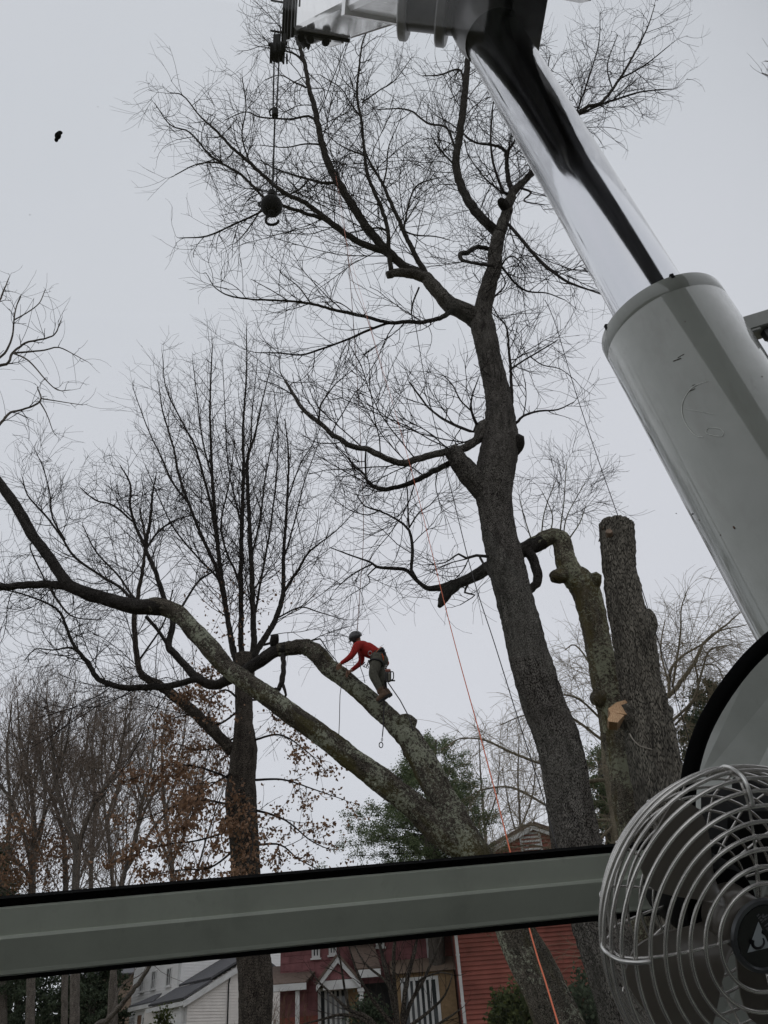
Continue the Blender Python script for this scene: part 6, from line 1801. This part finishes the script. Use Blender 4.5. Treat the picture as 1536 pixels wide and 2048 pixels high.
# ------------------------------------------------------------------ climber, saw and ropes
YP = 13.75
M_SKIN = plain('skin', (0.34, 0.19, 0.13), 0.6)
M_SHIRT = plain('red_shirt', (0.36, 0.030, 0.026), 0.85, var=0.12, scale=14, spec=0.15, bmp=0.25)
M_TROUS = plain('grey_green_trousers', (0.095, 0.092, 0.075), 0.9, var=0.35, scale=22, spec=0.15, bmp=0.3)
M_HELM = plain('grey_helmet', (0.028, 0.028, 0.031), 0.35, coat=0.4)
M_BOOT = plain('brown_boot', (0.105, 0.062, 0.038), 0.8, var=0.25, scale=30)
M_GLOVE = plain('dark_glove', (0.14, 0.10, 0.08), 0.85)
M_STRAP = plain('black_strap', (0.02, 0.02, 0.021), 0.8)
M_ORANGE = plain('orange_strap', (0.62, 0.12, 0.03), 0.7)
M_STEEL = plain('steel_ring', (0.55, 0.55, 0.56), 0.3, metal=0.9)
def pp(x, y, dy=0.0): return PY(x, y, YP + dy)
PERS = thing('person', 'tree climber in a red shirt and dark helmet bending over the lichen covered limb', 'person', pp(766, 1396))
def blob(name, caps, ells, mat, vox, parent=PERS, smooth=6):
    """capsule chains and ellipsoids fused into one skin"""
    mb = MB()
    for ch in caps:
        P_ = np.array([np.append(c[0], c[1]) for c in ch], float)
        Q = spline(P_, 0.03)
        mb.tube(Q[:, :3], np.maximum(Q[:, 3], .004), 12)
        for c in (ch[0], ch[-1]):
            mb.ell(c[0], c[1], c[1], c[1], n=12, m=8)
    for c, rx, ry, rz, ax_ in ells:
        mb.ell(c, rx, ry, rz, ax_, 18, 12)
    o = mb.build(name, mat, parent)
    m = o.modifiers.new('remesh', 'REMESH'); m.mode = 'VOXEL'; m.voxel_size = vox; m.use_smooth_shade = True
    s = o.modifiers.new('smooth', 'SMOOTH'); s.iterations = smooth; s.factor = 0.5
    return o
# joints (near arm and leg are on the left of his body, towards the camera)
head = pp(711.5, 1277, -0.02); neck = pp(719, 1287, 0.0)
chest = pp(730, 1297, 0.0); waist = pp(747, 1306, 0.0); pelvis = pp(757, 1314, 0.02)
shL = pp(714, 1293, -0.17); elL = pp(701, 1313, -0.26); wrL = pp(685, 1324, -0.20); haL = pp(680.5, 1328.5, -0.17)
shR = pp(722, 1297, 0.17); elR = pp(722, 1324, 0.22); wrR = pp(705, 1339, 0.10); haR = pp(698.5, 1344, 0.06)
hiL = pp(754, 1317, -0.10); knL = pp(747, 1350, -0.16); anL = pp(760, 1380, -0.14)
hiR = pp(763, 1317, 0.12); knR = pp(762, 1346, 0.05); anR = pp(768, 1378, 0.06)
caps = [[(neck, .058), (chest, .11), (waist, .105), (pelvis, .125)], [(head, .07), (neck, .055)],
        [(chest, .08), (shL, .062), (elL, .042), (wrL, .030), (haL, .032)], [(chest, .08), (shR, .062), (elR, .042), (wrR, .030), (haR, .032)],
        [(pelvis, .10), (hiL, .088), (knL, .062), (anL, .043)], [(pelvis, .10), (hiR, .088), (knR, .062), (anR, .043)]]
fwd = nrm(-CR * 0.86 - CU * 0.42 + _F * 0.28)          # where the face looks: left and down the limb
hup = nrm(CU * 0.86 - CR * 0.45); hup = nrm(hup - fwd * (hup @ fwd)); hsd = np.cross(fwd, hup)
ells = [(head, .095, .077, .115, (fwd, hsd, hup)), (head + fwd * .098 - hup * .012, .018, .014, .022, (fwd, hsd, hup)), (head + fwd * .06 - hup * .075, .04, .04, .035, (fwd, hsd, hup)),
        (head + hsd * .078 - hup * .01, .016, .008, .028, (fwd, hsd, hup)), (head - hsd * .078 - hup * .01, .016, .008, .028, (fwd, hsd, hup))]
# fingers closed over the bark: four unequal fingers and a thumb from the side of the palm
for ha, wr, sd in ((haL, wrL, 1), (haR, wrR, -1)):
    d = nrm(ha - wr); s_ = nrm(np.cross(d, _F)); dn = nrm(np.cross(s_, d)) * (1 if np.cross(s_, d) @ _F > 0 else -1)
    for k, ln in enumerate((.070, .082, .078, .060)):
        q = ha + d * .035 + s_ * (k - 1.5) * .020
        caps.append([(ha + s_ * (k - 1.5) * .014, .011), (q, .0095), (q + d * ln * .45 - CU * .010, .009), (q + d * ln * .75 - CU * .040, .0075)])
    caps.append([(ha - d * .01 + s_ * sd * .025, .012), (ha + d * .025 + s_ * sd * .050, .010), (ha + d * .055 + s_ * sd * .046 - CU * .015, .008)])
blob('body', caps, ells, M_SKIN, 0.0085, smooth=2)
side = nrm(np.cross(nrm(pelvis - neck), CU)); 
tax_ = nrm(pelvis - chest); tdp = nrm(np.cross(tax_, _F)); 
blob('shirt', [[(pp(721, 1289), .078), (chest, .145), (pp(738, 1301), .150), (waist, .138), (pp(752, 1310, .01), .135)],
               [(pp(722, 1291, -.08), .10), (shL, .088), (pp(707, 1305, -.24), .066), (elL, .060), (pp(692, 1320, -.23), .048), (pp(684.5, 1325, -.2), .042)],
               [(pp(728, 1296, .08), .10), (shR, .085), (pp(723, 1312, .22), .066), (elR, .060), (pp(713, 1333, .16), .048), (pp(704, 1340, .1), .042)]],
     [(pp(728, 1294), .15, .17, .12, (tax_, _F, np.cross(tax_, _F)))], M_SHIRT, 0.014, smooth=4)
blob('trousers', [[(pp(752, 1311), .140), (pelvis, .158), (pp(763, 1321), .14)],
                  [(hiL, .125), (pp(750, 1334, -.14), .112), (knL, .090), (pp(753, 1364, -.16), .080), (pp(760, 1379, -.14), .068)],
                  [(hiR, .120), (pp(764, 1333, .09), .105), (knR, .085), (pp(765, 1362, .06), .078), (pp(768, 1376, .06), .066)]], [], M_TROUS, 0.014, smooth=3)
# boots: toe down on the bark at the left, heel up at the right
def boot(an, toe, heel):
    an, toe, heel = np.array(an), np.array(toe), np.array(heel)
    o = blob('boot', [[(an - CU * -.02, .062), (an - CU * .03, .066), ((heel * .6 + an * .4), .064)], [(heel, .052), ((heel + toe) / 2 + CU * .012, .058), (toe, .046)]], [], M_BOOT, 0.012, smooth=2)
    d = nrm(toe - heel); up_ = nrm((an - (heel + toe) / 2) - d * ((an - (heel + toe) / 2) @ d)); s_ = np.cross(d, up_)
    mb = MB(); c = (toe + heel) / 2 - up_ * .050
    mb.box(c, np.linalg.norm(toe - heel) / 2 + .04, .047, .013, (d, s_, up_), bev=.01); mb.box(heel - up_ * .058, .04, .045, .016, (d, s_, up_))
    mb.build('sole', M_STRAP, o)
boot(anL, pp(756.5, 1399, -.14), pp(771, 1388, -.12))
boot(anR, pp(766, 1394, .06), pp(777, 1386, .06))
# helmet with visor rim and ear cups
hc = head + hup * .028 - fwd * .008
mb = MB()
for i in range(1):
    V, F = [], []
    n_, m_2 = 22, 8
    for j in range(m_2 + 1):
        ph = math.radians(-12 + 102 * j / m_2)
        for k in range(n_):
            t_ = 2 * math.pi * k / n_
            V.append(hc + fwd * .142 * math.cos(ph) * math.cos(t_) + hsd * .118 * math.cos(ph) * math.sin(t_) + hup * .125 * math.sin(ph))
    for j in range(m_2):
        for k in range(n_):
            F.append((j * n_ + k, j * n_ + (k + 1) % n_, (j + 1) * n_ + (k + 1) % n_, (j + 1) * n_ + k))
    mb.add(V, F)
helm = mb.build('helmet', M_HELM, PERS, True)
mb = MB(); mb.ell(hc + fwd * .135 - hup * .03, .05, .09, .010, (fwd, hsd, hup)); mb.build('helmet_peak', M_HELM, helm)
for s_ in (-1, 1):
    mb = MB(); mb.ell(head + hsd * s_ * .098 - hup * .005, .042, .026, .052, (fwd, hsd, hup)); mb.build('ear_cup', M_STRAP, helm, True)
mb = MB(); mb.tube(spline([head + hsd * .1, head - hup * .12 + fwd * .045, head - hsd * .1], .02), .007, 6); mb.build('chin_strap', M_STRAP, helm)
# harness
bx = nrm(pelvis - waist)
def hoop(c, axis, ra, rb_, w_, name, mat, up_=None):
    a = nrm(axis); u_ = nrm(_F - a * (_F @ a)); v_ = np.cross(a, u_)
    P_ = np.array([c + u_ * ra * math.cos(t) + v_ * rb_ * math.sin(t) for t in np.linspace(0, 2 * math.pi, 30)[:-1]])
    mb = MB(); mb.tube(P_, w_, 8, closed=True, caps=False); return mb.build(name, mat, PERS, True)
hoop(pp(755, 1310, .01), bx, .165, .160, .026, 'harness_belt', M_STRAP)
hoop(pp(753, 1308, .01), bx, .168, .162, .011, 'harness_belt', M_ORANGE)
hoop(pp(752, 1326, -.12), nrm(knL - hiL), .128, .128, .020, 'leg_loop', M_STRAP)
hoop(pp(764, 1326, .10), nrm(knR - hiR), .122, .122, .020, 'leg_loop', M_ORANGE)
def ringp(c, r, w_, mat, name, tilt=_F):
    u_ = nrm(np.cross(tilt, CU)); v_ = np.cross(u_, tilt)
    P_ = np.array([c + (u_ * math.cos(t) + v_ * 1.15 * math.sin(t)) * r for t in np.linspace(0, 2 * math.pi, 18)[:-1]])
    mb = MB(); mb.tube(P_, w_, 6, closed=True, caps=False); return mb.build(name, mat, PERS, True)
ringp(pp(740, 1306.5, -.20), .036, .007, M_STEEL, 'side_ring')
for x, y, m in ((763, 1301, M_STRAP), (767, 1304, M_STRAP), (769, 1310, M_STRAP)):
    mb = MB(); mb.box(pp(x, y, -.08), .030, .030, .055, (CR, _F, CU), bev=.01); mb.build('gear_pouch', m, PERS)
for x, y in ((764, 1313), (766, 1317)):
    mb = MB(); mb.box(pp(x, y, -.13), .016, .010, .050, (CR, _F, CU), bev=.004); mb.build('orange_tool', M_ORANGE, PERS)
for x, y in ((731, 1332), (735, 1334), (737, 1327), (772, 1333), (771, 1337)):
    ringp(pp(x, y, -.12), .022, .006, M_STRAP if x < 736 else M_STEEL, 'carabiner')
mb = MB(); mb.tube(spline([pp(737, 1320, -.12), pp(735.5, 1327, -.14), pp(733, 1334, -.14), pp(727, 1333, -.14), pp(726, 1329, -.14), pp(730, 1324, -.13)], .02), .008, 6); mb.build('lanyard', M_STRAP, PERS)

# chainsaw hanging from the harness
cs = pp(776, 1352, -.12)
SAW = thing('chainsaw', 'small chainsaw hanging from the climber harness beside his leg', 'chainsaw', cs)
sx, sy, sz = CR, _F, CU
mb = MB(); mb.box(cs, .062, .06, .11, (sx, sy, sz), bev=.02); mb.build('engine_housing', M_DGREY, SAW)
mb = MB(); mb.box(cs + sz * .105, .05, .055, .022, (sx, sy, sz), bev=.01); mb.build('top_cover', plain('saw_orange', (0.22, 0.06, 0.035), 0.6), SAW)
mb = MB(); mb.box(cs - sy * .062 + sx * .022, .018, .006, .075, (sx, sy, sz), bev=.004); mb.build('starter_cover', M_STEEL, SAW)
mb = MB(); mb.tube(spline([cs + sx * .06 + sz * .08, cs + sx * .10 + sz * .07, cs + sx * .10 - sz * .05, cs + sx * .05 - sz * .08], .015), .011, 8); mb.build('rear_handle', M_STRAP, SAW, True)
mb = MB(); mb.box(cs - sz * .088 + sx * .07, .065, .018, .012, (sx, sy, sz), bev=.004); mb.build('front_handle', M_STRAP, SAW)
mb = MB(); mb.box(cs - sz * .25 - sx * .045, .022, .004, .17, (sx, sy, sz), bev=.003); mb.build('guide_bar', M_STRAP, SAW)

# ropes
M_ROPE_O = plain('orange_rope', (0.55, 0.135, 0.065), 0.8, var=0.2, scale=60)
M_ROPE_P = plain('faded_pink_rope', (0.33, 0.20, 0.175), 0.85, var=0.2, scale=60)
M_ROPE_D = plain('dark_rope', (0.035, 0.033, 0.035), 0.85)
def rope(name, label, pts, rad, mat, sag=None):
    """pts: (px, py, Y)"""
    P_ = spline(np.array([PY(*p) for p in pts]), 0.3)
    if isinstance(rad, tuple):
        s_ = np.linspace(0, 1, len(P_)); rad = rad[0] + (rad[1] - rad[0]) * np.clip((s_ - .35) / .4, 0, 1)
    mb = MB(); mb.tube(P_, rad, 7)
    return tag(mb.build(name, mat, None, True), label, 'rope')
rope('rigging_rope', 'bright orange rope running from the tall tree crown down behind the window bar', [(672, 352, 9.9), (690, 470, 10.0), (722, 590, 10.1), (760, 720, 10.0), (820, 930, 9.6), (900, 1250, 8.9), (960, 1470, 8.2), (1000, 1622, 7.6), (1060, 1862, 6.7), (1090, 1960, 6.3), (1150, 2160, 5.6)], (0.0026, 0.0062), M_ROPE_O)
rope('climbing_line', 'thin faded line hanging from the upper limb down to the climber helmet', [(670, 345, 9.9), (685, 420, 10.4), (700, 560, 11.3), (712, 720, 12.2), (722, 900, 13.0), (727, 1060, 13.4), (720, 1180, 13.6), (714, 1268, 13.7)], 0.0075, M_ROPE_P)
rope('climbing_line', 'second thin faded line beside the orange rope high in the crown', [(688, 455, 10.0), (705, 560, 10.2), (735, 640, 10.4), (775, 780, 10.6)], 0.006, M_ROPE_P)
rope('hanging_line', 'dark line slanting down from the tall tree crown behind its trunk foot', [(823, 600, 11.4), (850, 760, 11.5), (880, 890, 11.5), (905, 990, 11.4), (945, 1150, 11.2), (990, 1290, 11.0), (1040, 1450, 10.8), (1085, 1590, 10.6), (1120, 1720, 10.4)], 0.008, M_ROPE_D)
rope('guy_line', 'thin dark line from the tall tree crown to the top of the sawn trunk', [(1090, 600, 10.6), (1110, 645, 10.7), (1150, 780, 11.1), (1200, 930, 11.5), (1241, 1046, 11.75)], 0.0075, M_ROPE_D)
rope('guy_line', 'dark line leaving the right side of the sawn trunk down to the willow', [(1270, 1128, 11.9), (1275, 1150, 12.0), (1300, 1230, 12.6), (1322, 1300, 13.2), (1345, 1370, 13.8), (1400, 1560, 15), (1450, 1800, 16)], 0.008, M_ROPE_D)
rope('guy_line', 'faint thin line crossing the gap between the two leaders of the tall tree', [(826, 512, 10.9), (900, 475, 10.9), (960, 436, 10.9), (1000, 405, 10.9)], 0.005, M_ROPE_D)
rope('work_rope', 'dark rope curving from the chainsaw over the burl of the lichen limb', [(772, 1358, 13.6), (778, 1368, 13.6), (800, 1400, 13.5), (815, 1428, 13.4), (822, 1446, 13.25), (826, 1462, 13.2)], 0.0105, M_ROPE_D)
rope('work_rope', 'dark line hanging below the lower limb left of the climber', [(684, 1362, 13.6), (680, 1390, 13.6), (679, 1440, 13.6), (677, 1482, 13.6)], 0.007, M_ROPE_D)
rope('work_rope', 'loose dark line from the climber chest over the limb', [(717, 1305, 13.5), (721, 1318, 13.5), (721, 1335, 13.5), (727, 1352, 13.45), (730, 1366, 13.45)], 0.007, M_ROPE_D)
LN = thing('hanging_tether', 'short tether with chain links and a carabiner hanging under the upper limb', 'tether', pp(764, 1440))
mb = MB(); mb.tube([pp(769, 1368), pp(769, 1390), pp(766.5, 1455), pp(764.5, 1474)], .011, 6); mb.build('strap', M_ROPE_D, LN)
for k, y in enumerate((1475, 1479, 1483)):
    c = pp(764.3 - k * .3, y); u_ = CR if k % 2 else _F
    P_ = np.array([c + u_ * .014 * math.cos(t) + CU * .026 * math.sin(t) for t in np.linspace(0, 6.28, 12)[:-1]])
    mb = MB(); mb.tube(P_, .006, 5, closed=True, caps=False); mb.build('chain_link', M_STEEL, LN)
c = pp(762, 1490)
P_ = np.array([c + CR * (.034 * math.cos(t)) + CU * (.050 * math.sin(t)) for t in np.linspace(0, 6.28, 18)[:-1]])
mb = MB(); mb.tube(P_, .009, 6, closed=True, caps=False); mb.build('carabiner', M_ROPE_D, LN)
